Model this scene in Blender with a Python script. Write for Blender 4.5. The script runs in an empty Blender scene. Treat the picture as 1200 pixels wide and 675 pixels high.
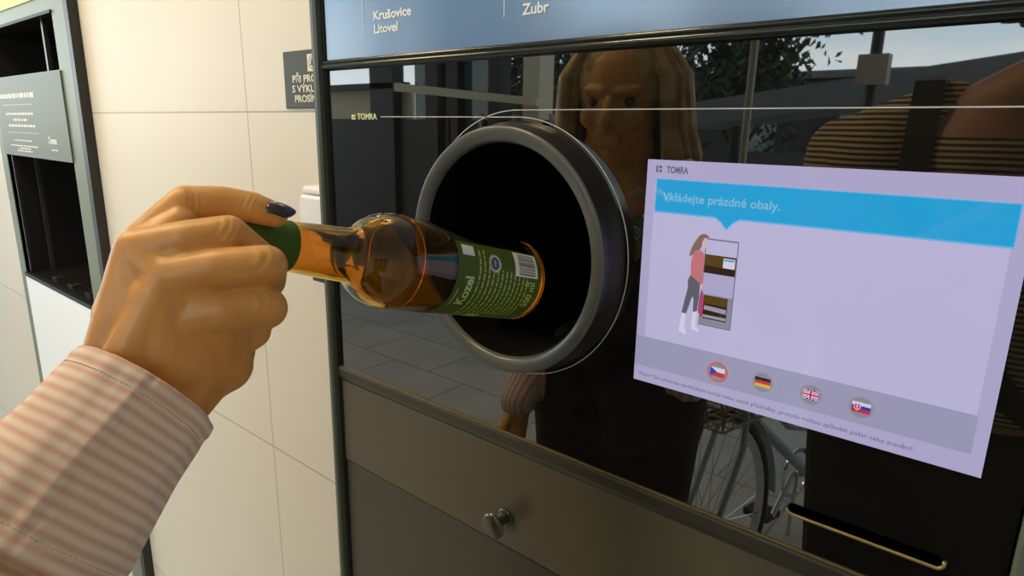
import bpy, bmesh, math, random
from mathutils import Vector, Matrix, noise
random.seed(7)
PI = math.pi
V = Vector
COL = bpy.context.scene.collection

# ------------------------------------------------------------------ materials
def mat(name, color=(.5,.5,.5), rough=.5, metal=0., spec=.5, ior=1.5, emit=None, estr=1., trans=0., sss=0., coat=0.):
    m = bpy.data.materials.new(name); m.use_nodes = True
    b = m.node_tree.nodes['Principled BSDF']
    b.inputs['Base Color'].default_value = (*color, 1)
    b.inputs['Roughness'].default_value = rough
    b.inputs['Metallic'].default_value = metal
    b.inputs['Specular IOR Level'].default_value = spec
    b.inputs['IOR'].default_value = ior
    b.inputs['Transmission Weight'].default_value = trans
    b.inputs['Coat Weight'].default_value = coat
    if sss:
        b.inputs['Subsurface Weight'].default_value = sss
        b.inputs['Subsurface Radius'].default_value = (1, .35, .15)
        b.inputs['Subsurface Scale'].default_value = .006
    if emit:
        b.inputs['Emission Color'].default_value = (*emit, 1)
        b.inputs['Emission Strength'].default_value = estr
    return m

def nd(m, t, **k):
    n = m.node_tree.nodes.new(t)
    for a, v in k.items():
        if a in n.inputs: n.inputs[a].default_value = v
        else: setattr(n, a, v)
    return n

def bump(m, scale, strength, dist=.001, detail=4, coords='Object', extra=None):
    L = m.node_tree.links; b = m.node_tree.nodes['Principled BSDF']
    tc = nd(m, 'ShaderNodeTexCoord'); n = nd(m, 'ShaderNodeTexNoise', Scale=scale, Detail=detail)
    bp = nd(m, 'ShaderNodeBump', Strength=strength, Distance=dist)
    L.new(tc.outputs[coords], n.inputs['Vector']); L.new(n.outputs['Fac'], bp.inputs['Height'])
    L.new(bp.outputs['Normal'], b.inputs['Normal'])
    return m

def mottle(m, c1, c2, scale, lo=.35, hi=.65, detail=5):
    L = m.node_tree.links; b = m.node_tree.nodes['Principled BSDF']
    tc = nd(m, 'ShaderNodeTexCoord'); n = nd(m, 'ShaderNodeTexNoise', Scale=scale, Detail=detail)
    r = nd(m, 'ShaderNodeValToRGB')
    r.color_ramp.elements[0].position = lo; r.color_ramp.elements[0].color = (*c1, 1)
    r.color_ramp.elements[1].position = hi; r.color_ramp.elements[1].color = (*c2, 1)
    L.new(tc.outputs['Object'], n.inputs['Vector']); L.new(n.outputs['Fac'], r.inputs['Fac'])
    L.new(r.outputs['Color'], b.inputs['Base Color'])
    return m

def stripes(m, axis, pitch, c1, c2, duty=.5, wob=.001, wscale=14, soft=.08):
    """cloth stripes across a local axis, slightly wavering"""
    L = m.node_tree.links; b = m.node_tree.nodes['Principled BSDF']
    tc = nd(m, 'ShaderNodeTexCoord'); sp = nd(m, 'ShaderNodeSeparateXYZ')
    L.new(tc.outputs['Object'], sp.inputs[0])
    n = nd(m, 'ShaderNodeTexNoise', Scale=wscale, Detail=2); L.new(tc.outputs['Object'], n.inputs['Vector'])
    w = nd(m, 'ShaderNodeMath', operation='MULTIPLY'); L.new(n.outputs['Fac'], w.inputs[0]); w.inputs[1].default_value = wob
    a = nd(m, 'ShaderNodeMath', operation='ADD'); L.new(sp.outputs[axis], a.inputs[0]); L.new(w.outputs[0], a.inputs[1])
    d = nd(m, 'ShaderNodeMath', operation='DIVIDE'); L.new(a.outputs[0], d.inputs[0]); d.inputs[1].default_value = pitch
    f = nd(m, 'ShaderNodeMath', operation='PINGPONG'); L.new(d.outputs[0], f.inputs[0]); f.inputs[1].default_value = .5
    r = nd(m, 'ShaderNodeValToRGB'); L.new(f.outputs[0], r.inputs['Fac'])
    e = r.color_ramp.elements
    e[0].position = duty*.5-soft*.5; e[0].color = (*c1, 1); e[1].position = duty*.5+soft*.5; e[1].color = (*c2, 1)
    L.new(r.outputs['Color'], b.inputs['Base Color'])
    # weave
    n2 = nd(m, 'ShaderNodeTexNoise', Scale=900, Detail=2); L.new(tc.outputs['Object'], n2.inputs['Vector'])
    bp = nd(m, 'ShaderNodeBump', Strength=.35, Distance=.0005)
    L.new(n2.outputs['Fac'], bp.inputs['Height']); L.new(bp.outputs['Normal'], b.inputs['Normal'])
    return m

M = {}
M['wall'] = None
M['glass_black'] = mat('glossy_black_glass', (.006,.006,.005), .015, ior=2.2)
M['frame_grey'] = mat('grey_green_coated_frame', (.10,.115,.085), .35)
M['black'] = mat('black_gasket', (.006,.006,.006), .5)
M['rail'] = bump(mat('dark_polished_rail', (.035,.04,.035), .16, metal=.6), 260, .25, .0006)
M['blue_sign'] = mat('blue_header_film', (.15,.26,.455), .16, ior=1.9)
M['white_print'] = mat('white_print', (.85,.85,.85), .4)
M['print_line'] = mat('pale_printed_line', (.55,.55,.5), .4)
M['print_yellow'] = mat('yellowish_print', (.75,.78,.35), .4)
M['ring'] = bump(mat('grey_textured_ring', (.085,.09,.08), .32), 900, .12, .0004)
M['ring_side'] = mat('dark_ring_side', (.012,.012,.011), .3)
M['cavity'] = mat('matt_black_cavity', (.002,.002,.002), .8, spec=.1)
M['cavity_gloss'] = mat('black_glossy_plastic', (.006,.006,.006), .2)
M['cavity_green'] = mat('dark_green_plastic', (.0,.10,.045), .4)
M['drawer'] = bump(mat('dark_satin_sheet', (.085,.074,.043), .30), 700, .06, .0003)
M['door'] = bump(mat('dark_satin_door', (.045,.038,.024), .34), 700, .06, .0003)
M['edge'] = mat('dark_bronze_edge', (.05,.047,.032), .3, metal=.4)
M['brass'] = mat('worn_brass_edge', (.42,.33,.14), .35, metal=.8)
M['knob'] = mat('gunmetal_knob', (.12,.115,.095), .25, metal=.8)
M['olive'] = mat('sage_grey_panel', (.155,.185,.125), .40)
M['olive_panel'] = mat('dark_sage_label', (.115,.14,.10), .45)
M['lime'] = mat('lime_green_header', (.45,.75,.02), .4)
M['dark_border'] = mat('black_side_edge', (.014,.013,.010), .4)
M['white_panel'] = mat('white_panel', (.93,.95,.96), .35)
M['hole_dark'] = mat('dark_interior', (.012,.011,.010), .35)
M['hole_grey'] = mat('dark_grey_slot_metal', (.05,.05,.045), .35, metal=.5)
M['sign_dark'] = mat('charcoal_sign', (.05,.055,.042), .5)
M['cream_print'] = mat('cream_print', (.80,.76,.62), .5)
M['white_plastic'] = mat('white_plastic', (.86,.86,.88), .3)
M['white_print2'] = mat('soft_white_print', (.80,.80,.72), .5)

def scr(name, c, s=1.):
    return mat(name, tuple(x*.12 for x in c), .04, ior=1.5, emit=c, estr=s)
M['lcd_edge'] = scr('lcd_lavender', (.395,.365,.57))
M['lcd_inner'] = scr('lcd_pale_lavender', (.47,.44,.66))
M['lcd_footer'] = scr('lcd_grey_lavender', (.31,.30,.45))
M['lcd_blue'] = scr('lcd_blue', (.02,.33,.64))
M['lcd_blue_edge'] = scr('lcd_light_blue', (.13,.42,.75))
M['lcd_text'] = scr('lcd_pale_text', (.20,.46,.64))
M['lcd_dark'] = scr('lcd_dark_text', (.12,.12,.17))
M['lcd_skin'] = scr('lcd_skin', (.62,.42,.42))
M['lcd_hair'] = scr('lcd_hair', (.20,.13,.12))
M['lcd_coral'] = scr('lcd_coral', (.50,.16,.18))
M['lcd_grey'] = scr('lcd_slate', (.11,.11,.14))
M['lcd_white'] = scr('lcd_white', (.62,.60,.72))
M['lcd_pink'] = scr('lcd_magenta', (.36,.06,.14))
M['lcd_outline'] = scr('lcd_outline', (.16,.15,.20))
M['lcd_black'] = scr('lcd_black', (.025,.015,.01))
M['lcd_brown'] = scr('lcd_brown', (.09,.05,.01))
M['lcd_red'] = scr('lcd_red', (.55,.03,.04))
M['lcd_orange'] = scr('lcd_orange', (.62,.10,.04))
M['lcd_flag_blue'] = scr('lcd_flag_blue', (.03,.05,.42))
M['lcd_gold'] = scr('lcd_gold', (.60,.42,.06))
M['lcd_button'] = scr('lcd_button', (.23,.23,.30))
M['lcd_metal'] = scr('lcd_metal', (.30,.29,.37))

M['amber'] = mat('amber_bottle_glass', (.78,.44,.035), .02, ior=1.5, trans=1.)
M['foil'] = bump(mat('green_neck_foil', (.050,.100,.008), .45, spec=.2), 160, .25, .0008)
M['label'] = mat('green_paper_label', (.062,.108,.012), .55, spec=.25)
M['added_vest'] = mat('added_dark_knit', (.03,.022,.015), .9)
M['label_yellow'] = mat('yellow_green_ink', (.42,.50,.08), .5)
M['label_pale'] = mat('pale_green_ink', (.50,.60,.28), .5)
M['label_white'] = mat('white_ink', (.80,.80,.72), .5)
M['label_black'] = mat('black_ink', (.03,.02,.02), .5)
M['label_gold'] = mat('gold_ink', (.60,.42,.12), .4)
M['label_blue'] = mat('navy_ink', (.03,.08,.25), .4)

sk = mat('warm_skin', (.60,.32,.13), .42, sss=.12)
mottle(sk, (.62,.295,.072), (.70,.355,.100), 38)
_b=bump(sk, 420, .22, .0006, 6).node_tree
_v=_b.nodes.new('ShaderNodeTexVoronoi'); _v.feature='DISTANCE_TO_EDGE'; _v.inputs['Scale'].default_value=620
_t=[n for n in _b.nodes if n.type=='TEX_COORD'][0]; _p=_b.nodes['Principled BSDF']; _old=[n for n in _b.nodes if n.type=='BUMP'][0]
_k=_b.nodes.new('ShaderNodeBump'); _k.inputs['Strength'].default_value=.18; _k.inputs['Distance'].default_value=.0004
_b.links.new(_t.outputs['Object'],_v.inputs['Vector']); _b.links.new(_v.outputs['Distance'],_k.inputs['Height']); _b.links.new(_old.outputs['Normal'],_k.inputs['Normal']); _b.links.new(_k.outputs['Normal'],_p.inputs['Normal'])
M['skin'] = sk
sk2 = mat('skin', (.45,.24,.14), .5, sss=.1); M['skin2'] = sk2
M['nail'] = mat('glossy_dark_nail_polish', (.012,.008,.016), .08, coat=.6)
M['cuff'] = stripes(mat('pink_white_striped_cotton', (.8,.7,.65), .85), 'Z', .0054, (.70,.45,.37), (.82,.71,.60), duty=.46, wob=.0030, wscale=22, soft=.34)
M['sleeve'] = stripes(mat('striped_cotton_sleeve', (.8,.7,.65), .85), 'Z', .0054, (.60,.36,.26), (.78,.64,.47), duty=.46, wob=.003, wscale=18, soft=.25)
M['thread'] = mat('cuff_edge_thread', (.70,.56,.42), .8)
M['hair_blond'] = mottle(mat('blond_hair', (.6,.45,.2), .45), (.34,.22,.08), (.72,.55,.27), 26)
M['hair_dark'] = mat('dark_hair', (.02,.014,.01), .4)
M['tee'] = stripes(mat('tan_brown_striped_jersey', (.3,.2,.1), .9), 'Z', .0088, (.60,.46,.25), (.05,.035,.022), duty=.5, wob=.006, wscale=9, soft=.1)
M['trousers_dark'] = mat('black_trousers', (.008,.008,.009), .9)
M['trousers_brown'] = mat('dark_brown_trousers', (.02,.014,.009), .9)
M['strap'] = mat('black_strap', (.008,.007,.006), .6)
M['eye'] = mat('eye_white', (.10,.08,.07), .3)
M['lip'] = mat('lip', (.35,.1,.08), .4)
M['camera'] = mat('black_camera_body', (.01,.01,.01), .4)
M['lens'] = mat('lens_glass', (.01,.01,.015), .03)

M['bike_silver'] = mat('pale_blue_bicycle_paint', (.42,.55,.58), .25, metal=.3)
M['bike_dark'] = mat('dark_bicycle_paint', (.03,.035,.035), .3)
M['rubber'] = mat('black_rubber', (.012,.012,.012), .7)
M['chrome'] = mat('chrome', (.6,.65,.65), .15, metal=1.)
M['red'] = mat('red_reflector', (.45,.03,.04), .3)
M['wicker'] = mottle(mat('basket_wire', (.30,.25,.15), .6), (.16,.12,.06), (.42,.36,.24), 60)
M['mullion'] = mat('dark_steel_frame', (.012,.013,.012), .5)
M['beige_metal'] = mat('beige_beam', (.60,.56,.40), .6)
M['teal_glass'] = mat('teal_window_glass', (.05,.12,.12), .08, ior=1.6)
M['bark'] = mat('bark', (.05,.04,.03), .9)
M['leaf'] = mottle(mat('leaves', (.03,.06,.02), .7), (.012,.025,.010), (.05,.085,.03), 3)
M['pole'] = mat('grey_steel_pole', (.28,.28,.24), .4, metal=.3)
M['roof'] = mat('grey_roofing', (.10,.11,.105), .6)
M['fascia'] = mat('pale_fascia', (.50,.50,.45), .6)

# ------------------------------------------------------------------ mesh builder
class MB:
    def __init__(s): s.v=[]; s.f=[]; s.m=[]; s.mats=[]; s.cur=0
    def use(s, m):
        if m not in s.mats: s.mats.append(m)
        s.cur = s.mats.index(m); return s
    def add(s, vs, fs):
        o = len(s.v); s.v += [tuple(v) for v in vs]
        for f in fs: s.f.append([i+o for i in f]); s.m.append(s.cur)
        return s
    def box(s, x0,x1,y0,y1,z0,z1, c=0.):
        """box, optionally with chamfered vertical-plane edges on the -y face"""
        if c <= 0:
            vs=[(x,y,z) for x in (x0,x1) for y in (y0,y1) for z in (z0,z1)]
            fs=[(0,1,3,2),(4,6,7,5),(0,4,5,1),(2,3,7,6),(0,2,6,4),(1,5,7,3)]
            return s.add(vs,fs)
        def rect(y,i): return [(x0+i,y,z0+i),(x1-i,y,z0+i),(x1-i,y,z1-i),(x0+i,y,z1-i)]
        vs=rect(y0,c)+rect(y0+c,0)+rect(y1,0)
        fs=[(0,1,2,3)]+[(a+4,(a+1)%4+4,(a+1)%4,a) for a in range(4)]+[(a+8,(a+1)%4+8,(a+1)%4+4,a+4) for a in range(4)]+[(11,10,9,8)]
        return s.add(vs,fs)
    def tube(s, pts, r, n=10, cap=True, closed=False):
        pts=[V(p) for p in pts]; k=len(pts); rr = r if isinstance(r,(list,tuple)) else [r]*k
        vs=[]; fs=[]; up=None
        for i,p in enumerate(pts):
            if closed: t=(pts[(i+1)%k]-pts[i-1])
            else: t=pts[min(i+1,k-1)]-pts[max(i-1,0)]
            t.normalize()
            if up is None:
                up = V((0,0,1)) if abs(t.z)<.9 else V((1,0,0))
            a=(up-t*up.dot(t)).normalized(); up=a; b=t.cross(a)
            for j in range(n):
                w=2*PI*j/n; vs.append(p+(a*math.cos(w)+b*math.sin(w))*rr[i])
        rng = range(k) if closed else range(k-1)
        for i in rng:
            for j in range(n):
                i2=(i+1)%k
                fs.append((i*n+j,i*n+(j+1)%n,i2*n+(j+1)%n,i2*n+j))
        if cap and not closed:
            fs.append(tuple(range(n-1,-1,-1))); fs.append(tuple((k-1)*n+j for j in range(n)))
        return s.add(vs,fs)
    def revolve(s, prof, origin, axis, n=48, ref=None, closed=False, a0=0., a1=2*PI):
        """prof: (r, h) pairs; h along axis from origin"""
        ax=V(axis).normalized(); o=V(origin)
        rf=V(ref) if ref else (V((0,0,1)) if abs(ax.z)<.9 else V((1,0,0)))
        a=(rf-ax*rf.dot(ax)).normalized(); b=ax.cross(a)
        full = abs(a1-a0-2*PI)<1e-6; cnt = n if full else n+1
        vs=[];fs=[]
        for r,h in prof:
            for j in range(cnt):
                w=a0+(a1-a0)*j/n; vs.append(o+ax*h+(a*math.cos(w)+b*math.sin(w))*r)
        m=len(prof)
        for i in range(m if closed else m-1):
            i2=(i+1)%m
            for j in range(n):
                j2=(j+1)%cnt if full else j+1
                fs.append((i*cnt+j,i2*cnt+j,i2*cnt+j2,i*cnt+j2))
        return s.add(vs,fs)
    def disc(s, c, r, y, n=32, r2=None):
        """flat disc facing -y at (x,z)=c; r2 inner radius"""
        x,z=c
        if r2 is None:
            return s.add([(x+r*math.cos(2*PI*i/n),y,z+r*math.sin(2*PI*i/n)) for i in range(n)],[tuple(range(n))])
        vs=[(x+q*math.cos(2*PI*i/n),y,z+q*math.sin(2*PI*i/n)) for i in range(n) for q in (r2,r)]
        return s.add(vs,[(2*i,2*i+1,(2*i+3)%(2*n),(2*i+2)%(2*n)) for i in range(n)])
    def poly(s, pts, y, th=.0):
        """flat polygon in the xz plane"""
        n=len(pts)
        if th<=0: return s.add([(p[0],y,p[1]) for p in pts],[tuple(range(n))])
        vs=[(p[0],y,p[1]) for p in pts]+[(p[0],y+th,p[1]) for p in pts]
        return s.add(vs,[tuple(range(n)),tuple(range(2*n-1,n-1,-1))]+[(i,i+n,(i+1)%n+n,(i+1)%n) for i in range(n)])
    def rect(s, x0,x1,z0,z1,y,th=0.): return s.poly([(x0,z0),(x1,z0),(x1,z1),(x0,z1)],y,th)
    def mesh(s, me, mtx=None, fn=None):
        vs=[v.co.copy() for v in me.vertices]
        if mtx: vs=[mtx@v for v in vs]
        if fn: vs=[fn(v) for v in vs]
        return s.add(vs,[tuple(p.vertices) for p in me.polygons])
    def build(s, name, parent=None, smooth=None, mtx=None, bevel=None):
        me=bpy.data.meshes.new(name); vs=s.v
        inv = mtx.inverted() if mtx else None
        if inv: vs=[tuple(inv@V(v)) for v in vs]
        me.from_pydata(vs,[],s.f)
        for m in s.mats: me.materials.append(M[m] if isinstance(m,str) else m)
        me.polygons.foreach_set('material_index', s.m)
        bm=bmesh.new(); bm.from_mesh(me); bmesh.ops.recalc_face_normals(bm, faces=bm.faces[:]) if smooth!='keep' else None
        bm.to_mesh(me); bm.free()
        if smooth:
            me.polygons.foreach_set('use_smooth',[True]*len(me.polygons))
            if smooth!='all' and smooth!='keep':
                try: me.set_sharp_from_angle(angle=math.radians(smooth if isinstance(smooth,(int,float)) and smooth>1 else 35))
                except Exception: pass
        o=bpy.data.objects.new(name,me); COL.objects.link(o)
        if mtx: o.matrix_basis=mtx; WORLD[o.name]=mtx.copy()
        if bevel:
            bv=o.modifiers.new('bevel','BEVEL'); bv.width=bevel; bv.segments=2; bv.limit_method='ANGLE'
        if parent: attach(o,parent)
        return o

def attach(o,parent):
    o.parent=parent
    pw=WORLD.get(parent.name, Matrix())
    o.matrix_parent_inverse=pw.inverted()
    WORLD[o.name]=o.matrix_basis.copy()
WORLD={}
def empty(name, loc, label, cat, group=None):
    o=bpy.data.objects.new(name,None); COL.objects.link(o); o.location=loc; o.empty_display_size=.05
    WORLD[o.name]=Matrix.Translation(V(loc))
    return tag(o,label,cat,group)
def tag(o,label=None,cat=None,group=None,kind=None):
    if label: o['label']=label
    if cat: o['category']=cat
    if group: o['group']=group
    if kind: o['kind']=kind
    return o

def plate(name, outer, holes, y0, th, m, parent=None, bevel=0.):
    """flat plate in xz with holes; outer/holes are lists of (x,z)"""
    cu=bpy.data.curves.new(name,'CURVE'); cu.dimensions='2D'; cu.fill_mode='BOTH'
    for pts in [outer]+holes:
        sp=cu.splines.new('POLY'); sp.points.add(len(pts)-1)
        for i,p in enumerate(pts): sp.points[i].co=(p[0],p[1],0,1)
        sp.use_cyclic_u=True
    cu.extrude=th/2
    tmp=bpy.data.objects.new('tmp',cu); COL.objects.link(tmp)
    dg=bpy.context.evaluated_depsgraph_get(); me=bpy.data.meshes.new_from_object(tmp.evaluated_get(dg))
    bpy.data.objects.remove(tmp)
    b=MB().use(m)
    b.mesh(me, fn=lambda v: V((v.x, y0+th/2-v.z, v.y)))
    o=b.build(name,parent)
    return o

def rrect(x0,x1,z0,z1,r,n=6):
    pts=[]
    for cx,cz,a in ((x1-r,z1-r,0),(x0+r,z1-r,90),(x0+r,z0+r,180),(x1-r,z0+r,270)):
        for i in range(n+1):
            w=math.radians(a+90*i/n); pts.append((cx+r*math.cos(w),cz+r*math.sin(w)))
    return pts
def circle(cx,cz,r,n=64): return [(cx+r*math.cos(2*PI*i/n),cz+r*math.sin(2*PI*i/n)) for i in range(n)]

def textmesh(txt, bold=0., extrude=.0):
    cu=bpy.data.curves.new('t','FONT'); cu.body=txt; cu.size=1; cu.offset=bold; cu.extrude=extrude; cu.resolution_u=3
    tmp=bpy.data.objects.new('tmp',cu); COL.objects.link(tmp)
    dg=bpy.context.evaluated_depsgraph_get(); me=bpy.data.meshes.new_from_object(tmp.evaluated_get(dg))
    bpy.data.objects.remove(tmp)
    xs=[v.co.x for v in me.vertices]; ys=[v.co.y for v in me.vertices]
    return me,min(xs),max(xs),min(ys),max(ys)
_cap=[]
def CAPH():
    if not _cap: _cap.append(textmesh('H')[4])
    return _cap[0]
def put_text(b, txt, x0, x1, zbase, y, cap=None, bold=.01, th=.0003, center=False, shear=0.):
    """text lying on the xz plane facing -y, stretched to x0..x1, cap height cap"""
    me,a,c,lo,hi=textmesh(txt,bold,.5)
    sx=(x1-x0)/(c-a); sz=(cap/CAPH()) if cap else sx
    b.mesh(me, fn=lambda v: V((x0+(v.x-a)*sx+shear*v.y*sz, y-v.z*th, zbase+v.y*sz)))

# organic surfaces -----------------------------------------------------------
def capsule(bm, p0, p1, r0, r1, n=20):
    p0=V(p0); p1=V(p1); d=p1-p0; L=d.length
    t=d.normalized() if L>1e-6 else V((0,0,1))
    a=(V((0,0,1)) if abs(t.z)<.9 else V((1,0,0))); a=(a-t*a.dot(t)).normalized(); b=t.cross(a)
    rings=[]
    k=6
    for i in range(k+1):
        w=-PI/2+PI/2*i/k; rings.append((p0+t*r0*math.sin(w), r0*math.cos(w)))
    for i in range(k+1):
        w=PI/2*i/k; rings.append((p1+t*r1*math.sin(w), r1*math.cos(w)))
    vv=[]
    for c,r in rings:
        r=max(r,1e-5); vv.append([bm.verts.new(c+(a*math.cos(2*PI*j/n)+b*math.sin(2*PI*j/n))*r) for j in range(n)])
    for i in range(len(vv)-1):
        for j in range(n): bm.faces.new((vv[i][j],vv[i][(j+1)%n],vv[i+1][(j+1)%n],vv[i+1][j]))
    bm.faces.new(vv[0][::-1]); bm.faces.new(vv[-1])
def ellipsoid(bm, c, rad, rot=None, n=24):
    m=Matrix.Translation(V(c)) @ (rot.to_4x4() if rot else Matrix()) @ Matrix.Diagonal((*rad,1))
    bmesh.ops.create_uvsphere(bm,u_segments=n,v_segments=n//2,radius=1,matrix=m)
def organic(parts, voxel, smooth_it=6, fac=.5):
    """parts: (p0,p1,r0,r1) capsules or ('e',c,rad,rot); returns one continuous mesh"""
    bm=bmesh.new()
    for q in parts:
        if q[0]=='e': ellipsoid(bm,*q[1:])
        else: capsule(bm,*q)
    me=bpy.data.meshes.new('blob'); bm.to_mesh(me); bm.free()
    o=bpy.data.objects.new('tmp',me); COL.objects.link(o)
    r=o.modifiers.new('r','REMESH'); r.mode='VOXEL'; r.voxel_size=voxel; r.use_smooth_shade=True
    s=o.modifiers.new('s','SMOOTH'); s.factor=fac; s.iterations=smooth_it
    dg=bpy.context.evaluated_depsgraph_get(); out=bpy.data.meshes.new_from_object(o.evaluated_get(dg))
    bpy.data.objects.remove(o)
    return out
# ================================================================== THE MACHINE
GX0,GX1,GZ0,GZ1 = -.677,.017,1.1155,1.4825
RC = (-.385,1.3085)
mach = empty('reverse_vending_machine',(-.33,0,0),'tall black glossy bottle return machine with round opening and lit touch screen','vending machine')
SL = (-.1145,-.0145,1.1425,1.1515)
plate('glass_front', [(GX0,GZ0),(GX1,GZ0),(GX1,GZ1),(GX0,GZ1)],
      [circle(*RC,.1195), rrect(SL[0],SL[1],SL[2],SL[3],.0044)], 0., .006, 'glass_black', mach)
# printed lines on the glass
b=MB().use('print_line')
def flatline(b,pts,w,y):
    n=len(pts)
    for i in range(n-1):
        p,q=V(pts[i]),V(pts[i+1]); d=(q-p).normalized(); nrm=V((-d.y,d.x))*w/2
        b.add([(p.x-nrm.x,y,p.y-nrm.y),(q.x-nrm.x,y,q.y-nrm.y),(q.x+nrm.x,y,q.y+nrm.y),(p.x+nrm.x,y,p.y+nrm.y)],[(0,1,2,3)])
arc=lambda r,a0,a1,n=60:[(RC[0]+r*math.cos(math.radians(a0+(a1-a0)*i/n)),RC[1]+r*math.sin(math.radians(a0+(a1-a0)*i/n))) for i in range(n+1)]
flatline(b,[(-.581,1.4308)]+arc(.1223,90,-106),.0009,-.0003)
flatline(b,[(GX1-.0005,1.437)]+arc(.1285,90,215),.0009,-.0003)
b.build('printed_line',mach)
b=MB().use('print_yellow')
put_text(b,'TOMRA',-.6225,-.5875,1.4278,-.0003,cap=.0064,bold=.02,th=.0001)
b.rect(-.6330,-.6302,1.4276,1.4332,-.0004); b.rect(-.6294,-.6262,1.4308,1.4332,-.0004); b.rect(-.6294,-.6262,1.4276,1.4298,-.0004)
b.build('printed_logo',mach)

# display
disp = MB().use('lcd_edge').rect(-.2507,-.0053,1.2135,1.3988,-.0004).build('display_screen',mach); disp['label']='lit lavender touch screen'
X0,X1,ZT,ZB=-.2507,-.0053,1.3988,1.2135
su=lambda u:X0+u*(X1-X0)
sv=lambda v:ZT-v*(ZT-ZB)
SP=lambda L:[(su(u),sv(v)) for u,v in L]
MB().use('lcd_inner').poly(SP([(.032,.215),(.966,.215),(.966,.785),(.032,.785)]),-.0005).build('content_area',disp)
MB().use('lcd_footer').poly(SP([(.0,.785),(.97,.785),(.97,.925),(.0,.925)]),-.0005).build('footer_strip',disp)
b=MB().use('lcd_blue_edge').poly(SP([(.036,.078),(.972,.080),(.972,.222),(.318,.222),(.300,.236),(.279,.268),(.258,.236),(.240,.222),(.036,.222)]),-.00055)
b.use('lcd_blue').poly(SP([(.038,.081),(.969,.084),(.969,.215),(.316,.215),(.297,.232),(.279,.259),(.260,.232),(.242,.215),(.038,.215)]),-.0006)
ban=b.build('message_banner',disp)
b=MB().use('lcd_text'); put_text(b,'Vkládejte prázdné obaly.',su(.062),su(.43),sv(.168),-.00065,cap=.0062,bold=.015,th=.00005); b.build('banner_text',disp)
b=MB().use('lcd_dark'); put_text(b,'TOMRA',su(.068),su(.142),sv(.052),-.0006,cap=.0048,bold=.03,th=.00005)
b.rect(su(.032),su(.038),sv(.052),sv(.024),-.0006); b.rect(su(.042),su(.052),sv(.036),sv(.024),-.0006); b.rect(su(.042),su(.052),sv(.052),sv(.041),-.0006)
b.build('screen_logo',disp)
b=MB().use('lcd_dark'); put_text(b,'Pozor! Do přístroje nevkládejte horké nebo ostré předměty, protože mohou způsobit požár nebo zranění!',su(.022),su(.845),sv(.972),-.00052,cap=.0030,bold=.0,th=.00005); b.build('warning_text',disp)
# woman pictogram
b=MB()
def blobp(mt,L,y): b.use(mt).poly(SP(L),y)
blobp('lcd_hair',[(.196,.300),(.205,.292),(.216,.290),(.226,.297),(.229,.308),(.222,.318),(.216,.322),(.206,.345),(.196,.372),(.176,.385),(.168,.392),(.172,.362),(.182,.330)],-.0006)
blobp('lcd_skin',[(.214,.306),(.226,.308),(.227,.325),(.222,.345),(.212,.352),(.207,.340),(.208,.322)],-.00062)
blobp('lcd_coral',[(.180,.375),(.190,.362),(.206,.360),(.217,.372),(.219,.420),(.217,.460),(.222,.498),(.212,.505),(.178,.470),(.176,.420)],-.00063)
blobp('lcd_skin',[(.214,.500),(.223,.497),(.225,.520),(.218,.524)],-.00062)
blobp('lcd_pink',[(.219,.520),(.232,.562),(.238,.640),(.222,.640),(.212,.620),(.214,.560)],-.00064)
blobp('lcd_grey',[(.178,.470),(.212,.500),(.213,.560),(.210,.620),(.196,.628),(.195,.570),(.190,.560),(.182,.600),(.174,.640),(.158,.640),(.164,.590),(.172,.530),(.171,.490)],-.00065)
blobp('lcd_white',[(.158,.640),(.174,.640),(.172,.700),(.180,.728),(.176,.734),(.152,.722),(.155,.700)],-.00066)
blobp('lcd_white',[(.195,.628),(.211,.620),(.208,.680),(.222,.705),(.218,.712),(.194,.700)],-.00066)
b.build('woman_pictogram',disp)
b=MB()
blobp('lcd_outline',[(.218,.306),(.323,.306),(.323,.676),(.218,.676)],-.0006)
blobp('lcd_button',[(.221,.310),(.320,.310),(.320,.672),(.221,.672)],-.00062)
blobp('lcd_inner',[(.221,.312),(.320,.312),(.320,.372),(.221,.372)],-.00063)
blobp('lcd_brown',[(.221,.372),(.320,.372),(.320,.450),(.221,.450)],-.00064)
blobp('lcd_black',[(.221,.418),(.320,.422),(.320,.450),(.221,.450)],-.00065)
blobp('lcd_edge',[(.221,.450),(.320,.450),(.320,.540),(.221,.540)],-.00063)
blobp('lcd_white',[(.280,.380),(.317,.380),(.317,.420),(.280,.420)],-.00067)
blobp('lcd_blue',[(.282,.384),(.315,.384),(.315,.391),(.282,.391)],-.00068)
blobp('lcd_black',[(.229,.545),(.306,.545),(.306,.645),(.229,.645)],-.00066)
blobp('lcd_brown',[(.229,.548),(.306,.548),(.306,.580),(.229,.580)],-.00067)
blobp('lcd_metal',[(.232,.588),(.304,.592),(.304,.612),(.232,.606)],-.00068)
blobp('lcd_metal',[(.230,.628),(.305,.628),(.305,.640),(.230,.640)],-.00068)
b.build('machine_pictogram',disp)
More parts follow.
